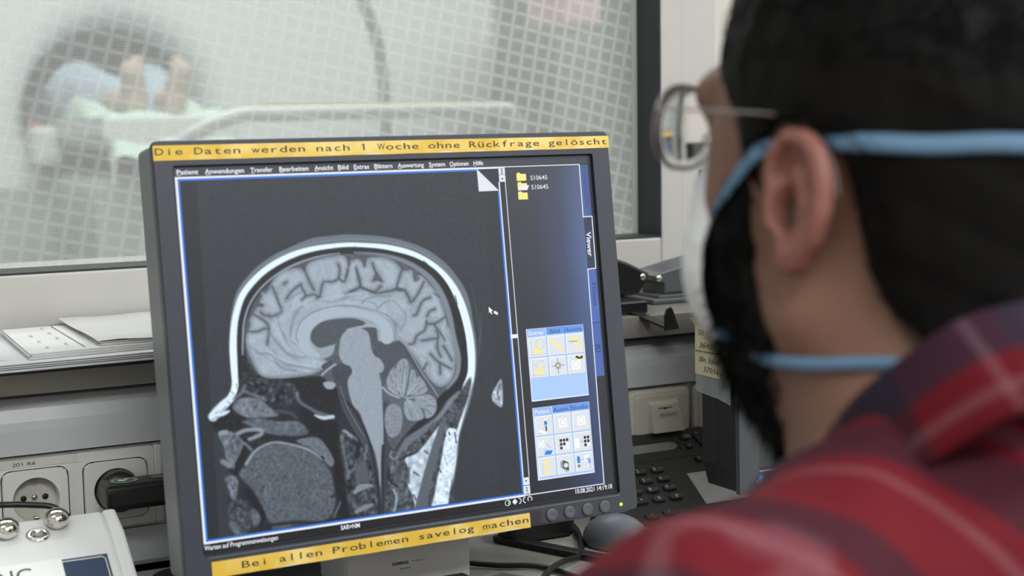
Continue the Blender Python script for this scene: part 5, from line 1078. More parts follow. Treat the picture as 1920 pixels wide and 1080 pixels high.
def nets(fn, lo, hi, h):
    """smooth-distance-field polygoniser (surface nets)."""
    lo = np.array(lo); n = np.ceil((np.array(hi) - lo) / h).astype(int) + 1
    ax = [lo[i] + h * np.arange(n[i]) for i in range(3)]
    G = np.empty(n)
    for i in range(n[0]):                                   # slab by slab keeps memory low
        yy, zz = np.meshgrid(ax[1], ax[2], indexing='ij'); G[i] = fn(np.stack([np.full_like(yy, ax[0][i]), yy, zz], -1))
    S = G < 0; c = np.zeros(n - 1, int)
    for dx in (0, 1):
        for dy in (0, 1):
            for dz in (0, 1): c += S[dx:n[0] - 1 + dx, dy:n[1] - 1 + dy, dz:n[2] - 1 + dz]
    act = (c > 0) & (c < 8); ids = -np.ones(n - 1, int); I = np.argwhere(act); ids[act] = np.arange(len(I))
    acc = np.zeros((len(I), 3)); cnt = np.zeros(len(I)); cs = [(x, y, z) for x in (0, 1) for y in (0, 1) for z in (0, 1)]
    for a in cs:
        for ax_ in range(3):
            if a[ax_]: continue
            b = list(a); b[ax_] = 1
            g0 = G[I[:, 0] + a[0], I[:, 1] + a[1], I[:, 2] + a[2]]; g1 = G[I[:, 0] + b[0], I[:, 1] + b[1], I[:, 2] + b[2]]
            x = (g0 < 0) != (g1 < 0); t_ = np.where(x, g0 / np.where(x, g0 - g1, 1), 0); p = np.tile(np.array(a, float), (len(I), 1)); p[:, ax_] += t_
            acc[x] += p[x]; cnt[x] += 1
    V = lo + h * (I + acc / cnt[:, None]); Q = []
    for ax_ in range(3):
        o1, o2 = [(1, 2), (2, 0), (0, 1)][ax_]
        sl0 = [slice(1, n[k] - 1) for k in range(3)]; sl1 = list(sl0); sl0[ax_] = slice(0, n[ax_] - 1); sl1[ax_] = slice(1, n[ax_])
        A, B = S[tuple(sl0)], S[tuple(sl1)]; E = np.argwhere(A != B); st = A[A != B]
        off = np.ones(3, int); off[ax_] = 0; E = E + off
        d1 = np.zeros(3, int); d1[o1] = 1; d2 = np.zeros(3, int); d2[o2] = 1
        q = np.stack([ids[tuple((E - d1 - d2).T)], ids[tuple((E - d2).T)], ids[tuple(E.T)], ids[tuple((E - d1).T)]], 1)
        Q.append(np.where(st[:, None], q, q[:, ::-1]))
    return V, np.concatenate(Q)
def vsmooth(V, Q, it=1, lam=.5):
    e = np.concatenate([Q[:, [0, 1]], Q[:, [1, 2]], Q[:, [2, 3]], Q[:, [3, 0]]]); e = np.concatenate([e, e[:, ::-1]])
    for _ in range(it):
        s = np.zeros_like(V); c = np.zeros(len(V)); np.add.at(s, e[:, 0], V[e[:, 1]]); np.add.at(c, e[:, 0], 1); V = V + lam * (s / np.maximum(c, 1)[:, None] - V)
    return V
def vnormals(V, Q):
    n = np.cross(V[Q[:, 2]] - V[Q[:, 0]], V[Q[:, 3]] - V[Q[:, 1]]); N = np.zeros_like(V)
    for k in range(4): np.add.at(N, Q[:, k], n)
    return N / (np.linalg.norm(N, axis=1)[:, None] + 1e-12)
def ripple(P, f, seed):
    r = np.random.default_rng(seed); o = np.zeros(P.shape[:-1])
    for k in range(6):
        d = r.normal(0, 1, 3); d /= np.linalg.norm(d); o += np.sin(P @ d * f * (1 + .5 * k) + r.uniform(0, 6.28)) / (1 + .6 * k)
    return o / 2.5
# ---- head, in head coordinates (forward, left, up), metres
NB = w2h(R2W((.487, .156, .522))[:])                         # base of the neck
def mirror(P): Q = P.copy(); Q[..., 1] = np.abs(Q[..., 1]); return Q
def skull(P): return ell(P, (-.010, 0, .046), (.099, .076, .090))
ph_ = math.radians(9)
EO = np.array([-.0025, .0765, .003]); ea = np.array([math.cos(ph_), -math.sin(ph_), 0]); en = np.array([math.sin(ph_), math.cos(ph_), 0])
def earframe(P):
    q = (P - EO) / .87; return np.stack([q @ ea, q[..., 2], q @ en], -1)
def ear(P):
    q = earframe(P)
    d = ell(q, (-.003, .002, .000), (.019, .031, .0055))
    hx = [(.014, .000, .002), (.016, .012, .004), (.0135, .024, .005), (.004, .0325, .006), (-.008, .0325, .0065), (-.0175, .025, .007), (-.0225, .012, .007), (-.0225, -.003, .0065), (-.0175, -.016, .005), (-.009, -.0255, .0035)]
    d = smin(d, chain(q, hx, [.0040, .0046, .0050, .0054, .0056, .0058, .0060, .0060, .0058, .0050]), .003)
    d = smin(d, chain(q, [(.006, .020, .004), (-.006, .013, .005), (-.0105, .000, .005), (-.006, -.014, .004)], [.0026, .0036, .004, .0035]), .004)
    d = smin(d, ell(q, (-.002, -.0265, .002), (.0115, .0105, .0056)), .005)
    d = smin(d, cap(q, (.013, -.002, .004), (.011, -.011, .004), .0045), .005)
    d = smax(d, -ell(q, (.003, -.004, .006), (.0095, .0140, .0115)), .0022)
    d = smax(d, -cap(q, (.0075, .014, .006), (.002, .0255, .007), .0052, .0046), .002)
    return d * .87
def face(P):
    M_ = mirror(P)
    d = smin(skull(P), ell(P, (.036, 0, -.014), (.052, .053, .076)), .03)
    d = smin(d, cap(M_, (.006, .050, -.044), (.034, .016, -.080), .017, .014), .022)
    d = smin(d, ell(P, (.041, 0, -.081), (.015, .020, .015)), .02)
    d = smin(d, cap(M_, (.080, .034, .052), (.092, .010, .046), .010), .016)
    d = smin(d, cap(P, (.086, 0, .034), (.088, 0, -.002), .008, .010), .014)
    d = smin(d, ell(M_, (.048, .034, .000), (.018, .013, .015)), .02)
    d = smax(d, -ell(M_, (.106, .033, .032), (.020, .017, .013)), .010)
    d = smin(d, ell(P, (.082, 0, -.046), (.012, .024, .006)), .006)
    d = smin(d, ell(P, (.078, 0, -.056), (.012, .020, .006)), .006)
    nk = cap(P, (-.022, 0, -.015), NB, .056, .060); nk = smin(nk, cap(P, NB, NB + np.array([-.02, 0, -.07]), .062, .075), .03)
    d = smin(d, nk, .035)
    return smin(d, ear(M_), .004)
V, Q = nets(face, (-.135, -.112, -.20), (.145, .112, .155), .0026)
V = vsmooth(V, Q, 1, .4); Vh, Qh = V, Q
earw = np.clip(1 - np.abs(ear(mirror(V))) / .006, 0, 1) * (np.abs(V[:, 1]) > .066)
skin_attr_head = earw
# ---- trunk, arms, hands and legs, in world coordinates
nbw = np.array(W(.487, .156, .522)); SL = np.array(W(.300, .213, .446)); SRt = np.array(W(.672, .213, .600))
ax_ = SRt - SL; Fb = np.array([-ax_[1], ax_[0], 0]); Fb /= np.linalg.norm(Fb); up3 = np.array([0, 0, 1.])
latv = ax_ / np.linalg.norm(ax_)
pel = nbw - Fb * .16 + up3 * (.50 - nbw[2])
chest = nbw - Fb * .03 - up3 * .17; belly = nbw - Fb * .075 - up3 * .36
elL = np.array(W(.235, .345, .640)); wrL = np.array(W(.395, .372, .800)); haL = np.array(W(.455, .385, .850))
elR = np.array(W(.765, .350, .715)); wrR = np.array(W(.715, .385, .860)); haR = np.array(W(.690, .392, .925))
def obox(P, c, r):
    q = np.stack([(P - c) @ latv, (P - c) @ Fb, (P - c)[..., 2]], -1); return ell(q, (0, 0, 0), r)
def trunk(P):
    d = smin(obox(P, chest, (.165, .112, .20)), obox(P, belly, (.155, .118, .17)), .08)
    d = smin(d, obox(P, pel + up3 * .05, (.170, .125, .12)), .07)
    d = smin(d, cap(P, nbw - up3 * .01, nbw - Fb * .02 - up3 * .12, .062, .085), .05)
    for S in (SL, SRt): d = smin(d, cap(P, nbw - Fb * .025 - up3 * .004, S - Fb * .01, .048, .052), .05)
    d = smin(d, cap(P, nbw - Fb * .060 + up3 * .025, chest - Fb * .06, .050, .08), .05)
    return d
def arms(P, g=0.0):
    d = None
    for S, E, Wr in ((SL, elL, wrL), (SRt, elR, wrR)):
        a = chain(P, [S, E], [.050 + g, .040 + g]); a = smin(a, chain(P, [E, Wr], [.040 + g, .028 + g]), .02); d = a if d is None else np.minimum(d, a)
    return d
def legs(P, g=0.0):
    d = None
    for s in (-1, 1):
        h_ = pel + latv * .085 * s - up3 * .02; kn = h_ + Fb * .41 + latv * .05 * s + up3 * .02; an = np.array([kn[0], kn[1], .09]) - Fb * .06
        a = smin(cap(P, h_, kn, .085 + g, .058 + g), cap(P, kn, an, .056 + g, .040 + g), .03)
        if g == 0: a = smin(a, cap(P, an - up3 * .04, an + Fb * .16 - up3 * .055, .034, .030), .03)
        d = a if d is None else np.minimum(d, a)
    return d
def bodyf(P): return smin(smin(trunk(P) + .004, arms(P), .03), legs(P), .04)
allp = np.stack([nbw, SL, SRt, pel, elL, elR, wrL, wrR, pel + Fb * .5]); lo_ = allp.min(0) - .16; hi_ = allp.max(0) + .14
lo_[2] = .005
Vb, Qb = nets(bodyf, lo_, hi_, .011); Vb = vsmooth(Vb, Qb, 2, .4)
def handf(Wr, Ha, side):
    ax = Ha - Wr; ax = ax / np.linalg.norm(ax); ax[2] *= .3; ax /= np.linalg.norm(ax); lt = np.cross(ax, up3) * side; lt /= np.linalg.norm(lt); dn_ = np.cross(lt, ax); dn_ = -dn_ if dn_[2] > 0 else dn_
    palm = Wr + ax * .055
    def fn(P):
        q = np.stack([(P - palm) @ ax, (P - palm) @ lt, (P - palm) @ dn_], -1)
        d = smin(ell(q, (0, 0, 0), (.048, .040, .015)), cap(P, Wr - ax * .03, Wr + ax * .02, .026, .022), .02)
        for k, (o, L_) in enumerate(((-.027, .072), (-.009, .082), (.009, .078), (.027, .060))):
            b = palm + ax * .038 + lt * o; m1 = b + ax * L_ * .48 - dn_ * .006 + lt * o * .12; m2 = m1 + ax * L_ * .34 + dn_ * .010; m3 = m2 + ax * L_ * .2 + dn_ * .012
            d = smin(d, chain(P, [b, m1, m2, m3], [.0095, .0088, .0080, .0068]), .005)
        tb_ = palm - ax * .025 - lt * .030; d = smin(d, chain(P, [tb_, tb_ + ax * .032 - lt * .024 + dn_ * .004, tb_ + ax * .060 - lt * .030 + dn_ * .010], [.014, .0105, .0080]), .010)
        return d
    lo = np.minimum(Wr, palm) - .13; hi = np.maximum(Wr, palm) + .13; return nets(fn, lo, hi, .0036)
parts_ = [(h2w(Vh), Qh, skin_attr_head), (Vb, Qb, np.zeros(len(Vb)))]
for Wr, Ha, sd in ((wrL, haL, 1), (wrR, haR, -1)):
    v_, q_ = handf(Wr, Ha, sd); parts_.append((vsmooth(v_, q_, 1, .4), q_, np.zeros(len(v_))))
VV = []; QQ = []; AA = []; o_ = 0
for v_, q_, a_ in parts_: VV.append(v_); QQ.append(q_ + o_); AA.append(a_); o_ += len(v_)
M_skin = bpy.data.materials.new('skin'); M_skin.use_nodes = True; nt = M_skin.node_tree; pb = nt.nodes['Principled BSDF']
at = nt.nodes.new('ShaderNodeAttribute'); at.attribute_name = 'red'; mxn = nt.nodes.new('ShaderNodeMix'); mxn.data_type = 'RGBA'
mxn.inputs[6].default_value = L3(124, 90, 75); mxn.inputs[7].default_value = L3(138, 90, 80); nt.links.new(at.outputs['Fac'], mxn.inputs[0])
nzz = nt.nodes.new('ShaderNodeTexNoise'); nzz.inputs['Scale'].default_value = 300; bpn = nt.nodes.new('ShaderNodeBump'); bpn.inputs['Strength'].default_value = .15; bpn.inputs['Distance'].default_value = .001
nt.links.new(nzz.outputs['Fac'], bpn.inputs['Height']); nt.links.new(bpn.outputs['Normal'], pb.inputs['Normal'])
nt.links.new(mxn.outputs[2], pb.inputs['Base Color']); pb.inputs['Roughness'].default_value = .5; pb.inputs['Subsurface Weight'].default_value = .12; pb.inputs['Subsurface Radius'].default_value = (.006, .002, .001); pb.inputs['Subsurface Scale'].default_value = 1.0
person = thing('person', 'dark haired bearded person in a red plaid shirt, seen from behind, watching the scan', 'person', (pel[0], pel[1], 0))
body = np_mesh('body', np.concatenate(VV), np.concatenate(QQ), M_skin, person)
aa = body.data.attributes.new('red', 'FLOAT', 'POINT'); aa.data.foreach_set('value', np.concatenate(AA).astype(np.float32))
for s in (-1, 1):
    m = MB(); b = bmesh.new(); bmesh.ops.create_uvsphere(b, u_segments=20, v_segments=14, radius=.012); m.bm(b, mat('eye_white', (226, 222, 216), .15) if s < 0 else bpy.data.materials['eye_white'], Matrix.Translation(Vector(h2w((.0670, .032 * s, .032)))), True)
    fe = Vector(HB[0]); m.lathe([(.0058, .0), (.0056, .0008), (0, .0011)], (Vector(h2w((.0783, .032 * s, .032))), Vector(HB[1]), Vector(HB[2]), fe), mat('iris', (48, 32, 24), .1) if s < 0 else bpy.data.materials['iris'], 18)
    m.link('eye', person)

# ---- hair: swept back cap with fade at the temples, plus loose strands
def poly2(P, pts):
    return poly_sd(P[..., 0], P[..., 2], pts)
HAIRP = [(.120, .170), (.092, .110), (.070, .088), (.063, .071), (.059, .056), (.050, .048), (.042, .040), (.037, .024), (.035, .010), (.028, .006), (.025, .016), (.022, .028), (.012, .0380), (-.006, .0385), (-.020, .031), (-.027, .014), (-.030, -.004), (-.032, -.020), (-.038, -.032), (-.055, -.046), (-.074, -.060), (-.150, -.075), (-.150, .170)]
BEARDP = [(.036, .018), (.046, .014), (.053, .004), (.058, -.010), (.070, -.024), (.092, -.024), (.088, -.060), (.074, -.085), (.062, -.112), (.046, -.132), (.030, -.136), (.002, -.130), (-.014, -.108), (-.005, -.083), (.005, -.067), (.016, -.052), (.029, -.032), (.031, -.010), (.030, .006)]
def hairf(P):
    g = np.clip((P[..., 2] - .01) / .10, 0, 1); fwd = np.clip((P[..., 0] + .02) / .08, 0, 1)
    d = ell(P, (-.014, 0, .052), (.103, .081, .098)); d = smin(d, ell(P, (-.014, 0, .066), (.097, .078, .094)), .02)
    d = smin(d, cap(P, (-.045, 0, -.02), (-.055, 0, -.05), .062, .060), .03)
    d = d - .0015 * np.sin(P[..., 1] * 520 + 40 * P[..., 2] + 6 * np.sin(P[..., 0] * 60)) * g - .001 * ripple(P, 200, 4)
    return smax(d, poly2(P, HAIRP), .004)
V, Q = nets(hairf, (-.135, -.095, -.09), (.115, .095, .180), .0028)
M_hair = bpy.data.materials.new('dark_hair'); M_hair.use_nodes = True; nt = M_hair.node_tree; pb = nt.nodes['Principled BSDF']
pb.inputs['Base Color'].default_value = L3(11, 10, 10); pb.inputs['Roughness'].default_value = .55; pb.inputs['Specular IOR Level'].default_value = .12
hair = np_mesh('hair', h2w(V), Q, M_hair, person); hair['label'] = 'short dark swept back hair'
HV, HN = V, vnormals(V, Q)
def strands(name, V, N, sel, count, comb, lmin, lmax, lift, w, material, seed, parent):
    r = np.random.default_rng(seed); I = r.choice(np.nonzero(sel)[0], count)
    p0 = V[I] + r.normal(0, .0012, (count, 3)); L_ = r.uniform(lmin, lmax, count)[:, None]
    cd = comb(V[I]); d = N[I] * lift + cd + r.normal(0, .22, (count, 3)); d /= np.linalg.norm(d, axis=1)[:, None]
    d2 = d - N[I] * lift * .7 + cd * .5; d2 /= np.linalg.norm(d2, axis=1)[:, None]
    p1 = p0 + d * L_ * .5; p2 = p1 + d2 * L_ * .5
    s = np.cross(d, N[I]); s /= np.linalg.norm(s, axis=1)[:, None] + 1e-9; t_ = np.cross(d, s)
    vs = []; 
    for p, k in ((p0, 1.0), (p1, .8)):
        for a in range(3): vs.append(p + (s * math.cos(2.094 * a) + t_ * math.sin(2.094 * a)) * w * k)
    vs.append(p2); vs = np.stack(vs, 1); base = (np.arange(count) * 7)[:, None]
    tri = []
    for a in range(3):
        b = (a + 1) % 3; tri += [(a, b, 3 + b), (a, 3 + b, 3 + a), (3 + a, 3 + b, 6)]
    T = (base[:, None, :] + np.array(tri)[None]).reshape(-1, 3)
    o = np_mesh(name, h2w(vs.reshape(-1, 3)), T, material, parent); o['kind'] = 'stuff'; return o
edge = (poly2(V, HAIRP) > -.012) | (V[:, 2] > .06)
strands('hair_strands', V, HN, edge, 7000, lambda p: np.stack([-np.ones(len(p)) * .9, np.zeros(len(p)), np.where(p[:, 2] > .05, .35, -.45)], 1), .010, .024, .10, .00032, M_hair, 5, hair)
# ---- beard
def beardf(P):
    M_ = mirror(P)
    d = smin(face_noear(P) - .003 - .002 * np.clip((-P[..., 2]) / .06, 0, 1), ell(P, (.006, 0, -.094), (.036, .042, .037)), .02)
    d = d - .0012 * ripple(P, 330, 6)
    return smax(d, poly2(P, BEARDP), .005)
def face_noear(P):
    M_ = mirror(P)
    d = smin(skull(P), ell(P, (.036, 0, -.014), (.052, .053, .076)), .03)
    d = smin(d, cap(M_, (.006, .050, -.044), (.034, .016, -.080), .017, .014), .022)
    return smin(d, ell(P, (.041, 0, -.081), (.015, .020, .015)), .02)
V, Q = nets(beardf, (-.02, -.085, -.165), (.125, .085, .035), .0028)
beard = np_mesh('beard', h2w(V), Q, M_hair, person); beard['label'] = 'full dark beard'
BN = vnormals(V, Q)
strands('beard_strands', V, BN, np.ones(len(V), bool), 8000, lambda p: np.stack([.15 * np.ones(len(p)), np.zeros(len(p)), -np.ones(len(p))], 1), .006, .012, .28, .00030, M_hair, 8, beard)

# ---- mask: white cup with two light blue bands
def maskf(P):
    d = ell(P, (.053, 0, -.028), (.047, .055, .052)); d = smin(d, ell(P, (.060, 0, .008), (.040, .040, .026)), .02)
    d = np.abs(d) - .0013
    return smax(d, -(P[..., 0] - .0630 + .10 * (P[..., 2] + .03) ** 2 / .06), .002)
V, Q = nets(maskf, (.045, -.07, -.10), (.130, .07, .045), .0022)
M_mask = mat('mask_white', (232, 236, 240), .8, bump=.05, bscale=900)
mk = thing('face_mask', 'white cup shaped face mask with light blue bands, worn by the bearded person', 'face mask', tuple(h2w((.09, 0, -.09))))
np_mesh('mask_cup', h2w(V), Q, M_mask, mk)
M_band = mat('band_blue', (94, 128, 158), .75, bump=.2, bscale=1500)
def proj_head(p, gap, fns):
    p = np.array(p, float)
    for _ in range(30):
        P = p[None]; d = min(float(f(P)[0]) for f in fns) - gap; f_ = min(fns, key=lambda f: float(f(P)[0])); e = 1e-4
        g = np.array([float(f_((p + e * k)[None])[0]) - float(f_((p - e * k)[None])[0]) for k in np.eye(3)]); g /= np.linalg.norm(g) + 1e-9; p = p - g * d * .8
    return p
def band(name, ctrl, gap, w, fns, skip=()):
    pts = [np.array(q) for q in catmull([Vector(c) for c in ctrl], 7)]
    pts = [p if p[0] > .053 else proj_head(p, gap, fns) for p in pts]
    for _ in range(6): pts = [pts[0]] + [(pts[i - 1] + 2 * pts[i] + pts[i + 1]) / 4 for i in range(1, len(pts) - 1)] + [pts[-1]]
    m = MB(); vs = []; n_ = len(pts)
    for i, p in enumerate(pts):
        t_ = pts[min(i + 1, n_ - 1)] - pts[max(i - 1, 0)]; t_ /= np.linalg.norm(t_)
        r = np.array([p[0] - .0, p[1], 0]); r = r - t_ * (r @ t_); nn = np.array([0, 0, 1.]) - t_ * t_[2]; nn /= np.linalg.norm(nn); rr = np.cross(t_, nn); 
        for a in range(8):
            an = 2 * math.pi * a / 8; vs.append(Vector(h2w(p + nn * math.cos(an) * w / 2 + rr * math.sin(an) * .0011)))
    fs = [(i * 8 + a, i * 8 + (a + 1) % 8, (i + 1) * 8 + (a + 1) % 8, (i + 1) * 8 + a) for i in range(n_ - 1) for a in range(8)]
    m.add(vs, fs, M_band, True); o = m.link(name, mk); o['label'] = 'light blue elastic band'; return o
up_ = [(.0600, .0535, -.006), (.046, .064, .004), (.032, .073, .0165), (.020, .078, .024), (.004, .0735, .0290), (-.020, .080, .0310), (-.060, .083, .031), (-.095, .062, .0345), (-.116, .026, .036), (-.120, 0, .036)]
lo2 = [(.0560, .046, -.062), (.040, .052, -.070), (.018, .062, -.0705), (-.015, .064, -.066), (-.045, .060, -.061), (-.080, .045, -.058), (-.095, 0, -.056)]
sym = lambda c: c + [(p[0], -p[1], p[2]) for p in c[-2::-1]]
band('upper_band', sym(up_), .0018, .0078, [hairf, face_noear, beardf]); band('lower_band', sym(lo2), .0022, .0060, [face])

# ---- glasses: thin metal rims, lenses, temples
gs = thing('glasses', 'thin metal framed glasses on the person looking at the scan', 'glasses', tuple(h2w((.095, 0, .01))))
M_wire = mat('wire_grey', (150, 142, 142), .35, metal=.4)
M_lens = bpy.data.materials.new('lens_glass'); M_lens.use_nodes = True; nt = M_lens.node_tree; nt.nodes.remove(nt.nodes['Principled BSDF'])
g1 = nt.nodes.new('ShaderNodeBsdfGlass'); g1.inputs['IOR'].default_value = 1.5; g1.inputs['Roughness'].default_value = 0
nt.links.new(g1.outputs[0], nt.nodes['Material Output'].inputs['Surface'])
def hw(p): return Vector(h2w(p))
def rimpts(s):
    out = []
    for k in range(40):
        a = 2 * math.pi * k / 40; c_, s_ = math.cos(a), math.sin(a); q = (abs(c_) ** 2.5 + abs(s_) ** 2.5) ** (-1 / 2.5)
        x = .0255 * c_ * q; z = .0210 * s_ * q; x *= 1 - .05 * (z < 0) * (-z / .021)
        out.append((.0985 - .10 * abs(x) * (x > 0) * .9, s * (.0345 + x), .0345 + z))
    return out
fr_m = MB()
for s in (1, -1): fr_m.tube([hw(p) for p in rimpts(s)], .00055, M_wire, 8, closed=True)
fr_m.tube(catmull([hw((.0985, .0105, .040)), hw((.1035, 0, .043)), hw((.0985, -.0105, .040))], 6), .0010, M_wire, 8)
for s in (1, -1): fr_m.tube(catmull([hw((.0985, .0115 * s, .034)), hw((.103, .011 * s, .030)), hw((.098, .009 * s, .024))], 4), .0007, M_wire, 6)
fr_m.link('rims', gs)
for s in (1, -1):
    m = MB(); rp = rimpts(s); n_ = len(rp); c0 = np.array((.0985 - .012 * 0, s * .0345, .0345)); vs = []
    for side in (0, 1):
        for ring in range(1, 9):
            f = ring / 8
            for p in rp:
                q = np.array(p); e = c0 + (q - c0) * f; r2 = ((q[1] - c0[1]) ** 2 + (q[2] - c0[2]) ** 2) * f * f
                if side == 0: e[0] += .0014 - r2 / (2 * .24)
                else: e[0] += .0006 - r2 / (2 * .085)
                if f == 1: e = q + (0, 0, 0)
                vs.append(hw(e))
        vs.append(hw(c0 + np.array((.0014 if side == 0 else .0006, 0, 0))))
    fs = []; per = 8 * n_ + 1
    for side in (0, 1):
        o_ = side * per
        for r_ in range(7):
            for k in range(n_): fs.append((o_ + r_ * n_ + k, o_ + r_ * n_ + (k + 1) % n_, o_ + (r_ + 1) * n_ + (k + 1) % n_, o_ + (r_ + 1) * n_ + k))
        for k in range(n_): fs.append((o_ + 8 * n_, o_ + (k + 1) % n_, o_ + k))
    b_ = per; 
    for k in range(n_): fs.append((7 * n_ + k, 7 * n_ + (k + 1) % n_, b_ + 7 * n_ + (k + 1) % n_, b_ + 7 * n_ + k))
    m.add(vs, fs, M_lens, True); m.link('lens', gs)
    m = MB(); m.tube(catmull([hw((.0945, .0605 * s, .041)), hw((.085, .068 * s, .0415)), hw((.045, .0765 * s, .0415)), hw((.010, .0795 * s, .041)), hw((-.008, .079 * s, .037)), hw((-.020, .0785 * s, .022)), hw((-.024, .078 * s, .008))], 6), .0007, M_wire, 8); m.link('temple', gs)

# ---- shirt and trousers
COLL = [(1505, 955, .695), (1562, 846, .658), (1625, 755, .632), (1712, 680, .617), (1805, 624, .607), (1920, 592, .605), (2060, 575, .640), (2130, 660, .705), (2050, 780, .785), (1850, 880, .825), (1640, 945, .79), (1520, 960, .735)]
CT = [np.array(CP(*p)) for p in COLL]; cen = np.mean(CT, 0)
un = np.linalg.svd(np.array(CT) - cen)[2][2]; un = un if un[2] > 0 else -un
def shirtf(P):
    d = smin(trunk(P) - .006, arms(P, .011), .035)
    d = d - .0030 * ripple(P, 62, 12) - .0016 * ripple(P, 150, 13)
    d = smax(d, -(P[..., 2] - (pel[2] - .02)), .004)
    for Wr, E in ((wrL, elL), (wrR, elR)):
        ax = (Wr - E) / np.linalg.norm(Wr - E); near = np.sqrt(((P - Wr) ** 2).sum(-1)) - .09
        d = np.where(near < 0, smax(d, ((P - Wr) @ ax) - .005, .003), d)
    ha = (P - cen) @ un; rad = np.sqrt(np.maximum(((P - cen) ** 2).sum(-1) - ha ** 2, 0))
    return smax(d, -np.maximum(-(ha + .004), rad - .108), .006)
Vs, Qs = nets(shirtf, np.minimum.reduce([SL, SRt, pel, elL, elR, wrL, wrR]) - .13, np.maximum.reduce([nbw + up3 * .05, SL, SRt, pel, elR, elL, wrL, wrR]) + .12, .0075)
Vs = vsmooth(Vs, Qs, 1, .4)
M_plaid = bpy.data.materials.new('red_plaid'); M_plaid.use_nodes = True; nt = M_plaid.node_tree; pb = nt.nodes['Principled BSDF']; N = nt.nodes.new; K = nt.links.new
at = N('ShaderNodeAttribute'); at.attribute_name = 'weave'; sp = N('ShaderNodeSeparateXYZ'); K(at.outputs['Vector'], sp.inputs[0])
def rampf(src, period, stops):
    dv_ = mth2('MULTIPLY', src, 1 / period); fr_ = mth2('FRACT', dv_); r = N('ShaderNodeValToRGB'); r.color_ramp.interpolation = 'LINEAR'
    el = r.color_ramp.elements
    while len(el) > 1: el.remove(el[-1])
    el[0].position = stops[0][0]; el[0].color = (stops[0][1],) * 3 + (1,)
    for p, v in stops[1:]: e = el.new(p); e.color = (v,) * 3 + (1,)
    K(fr_, r.inputs[0]); return r.outputs[0]
def mth2(op, a, b=None):
    n = N('ShaderNodeMath'); n.operation = op
    for i, v in enumerate((a, b)):
        if v is None: continue
        if isinstance(v, (int, float)): n.inputs[i].default_value = v
        else: K(v, n.inputs[i])
    return n.outputs[0]
def mixc(fac, a, b):
    n = N('ShaderNodeMix'); n.data_type = 'RGBA'; K(fac, n.inputs[0])
    for i, v in ((6, a), (7, b)):
        if isinstance(v, tuple): n.inputs[i].default_value = v
        else: K(v, n.inputs[i])
    return n.outputs[2]
PER = .066
band_s = [(0, 0), (.30, 0), (.34, 1), (.66, 1), (.70, 0), (1, 0)]; thin = [(0, 0), (.10, 0), (.125, 1), (.165, 1), (.19, 0), (1, 0)]
bu = rampf(sp.outputs[0], PER, band_s); bv = rampf(sp.outputs[1], PER, band_s); tu = rampf(sp.outputs[0], PER, thin); tv = rampf(sp.outputs[1], PER, thin)
c = mixc(mth2('MULTIPLY', bu, .62), L3(88, 10, 23), L3(19, 20, 32)); c = mixc(mth2('MULTIPLY', bv, .74), c, L3(24, 28, 44)); c = mixc(mth2('MULTIPLY', tu, .11), c, L3(170, 140, 148)); c = mixc(mth2('MULTIPLY', tv, .11), c, L3(166, 138, 148))
K(c, pb.inputs['Base Color']); pb.inputs['Roughness'].default_value = .85; pb.inputs['Specular IOR Level'].default_value = .2
def weave_body(P):
    u = (P - nbw) @ latv; v = P[:, 2] - nbw[2]; w_ = (P - nbw) @ Fb
    return np.stack([u * .94 + v * .30 + .16 * w_, v * .94 - u * .30 - .35 * w_, np.zeros(len(P))], 1)
shirt = np_mesh('shirt', Vs, Qs, M_plaid, person); shirt['label'] = 'red and navy plaid shirt'
wa = shirt.data.attributes.new('weave', 'FLOAT_VECTOR', 'POINT'); wa.data.foreach_set('vector', weave_body(Vs).astype(np.float32).ravel())
# folded collar: inner stand, fold, outer leaf
ct = catmull([Vector(p) for p in CT], 6, True); n_ = len(ct); cv = Vector(cen); uv = Vector(un)
vs = []; wv = []; alen = 0
for i, p in enumerate(ct):
    r = (p - cv); r = (r - uv * r.dot(uv)).normalized(); t_ = (ct[(i + 1) % n_] - ct[i - 1]).normalized(); alen += (ct[i] - ct[i - 1]).length
    for j, (ro, uo) in enumerate(((-.004, -.040), (-.003, -.012), (0, .000), (.004, .004), (.009, .001), (.016, -.018), (.024, -.042), (.0225, -.045), (.012, -.022), (.003, -.030))):
        wob = .0018 * math.sin(alen * 70 + j); vs.append(p + r * (ro + wob) + uv * uo); wv.append((alen, uo * 1.0 + ro * .6 + .03, 0))
k_ = 10; fs = np.array([(i * k_ + j, i * k_ + (j + 1) % k_, ((i + 1) % n_) * k_ + (j + 1) % k_, ((i + 1) % n_) * k_ + j) for i in range(n_) for j in range(k_)])
col_o = np_mesh('collar', np.array([tuple(v) for v in vs]), fs, M_plaid, shirt)
wa = col_o.data.attributes.new('weave', 'FLOAT_VECTOR', 'POINT'); wa.data.foreach_set('vector', np.array(wv, np.float32).ravel())
def trf(P):
    d = smin(legs(P, .012), obox(P, pel + up3 * .03, (.178, .132, .12)), .05); d = d - .003 * ripple(P, 50, 15)
    d = smax(d, P[..., 2] - (pel[2] + .06), .01); return smax(d, .075 - P[..., 2], .004)
Vt, Qt = nets(trf, lo_, np.array([hi_[0] + .05, hi_[1], pel[2] + .10]), .012); Vt = vsmooth(Vt, Qt, 1, .4)
np_mesh('trousers', Vt, Qt, mat('trousers_dark', (46, 50, 60), .8), person)
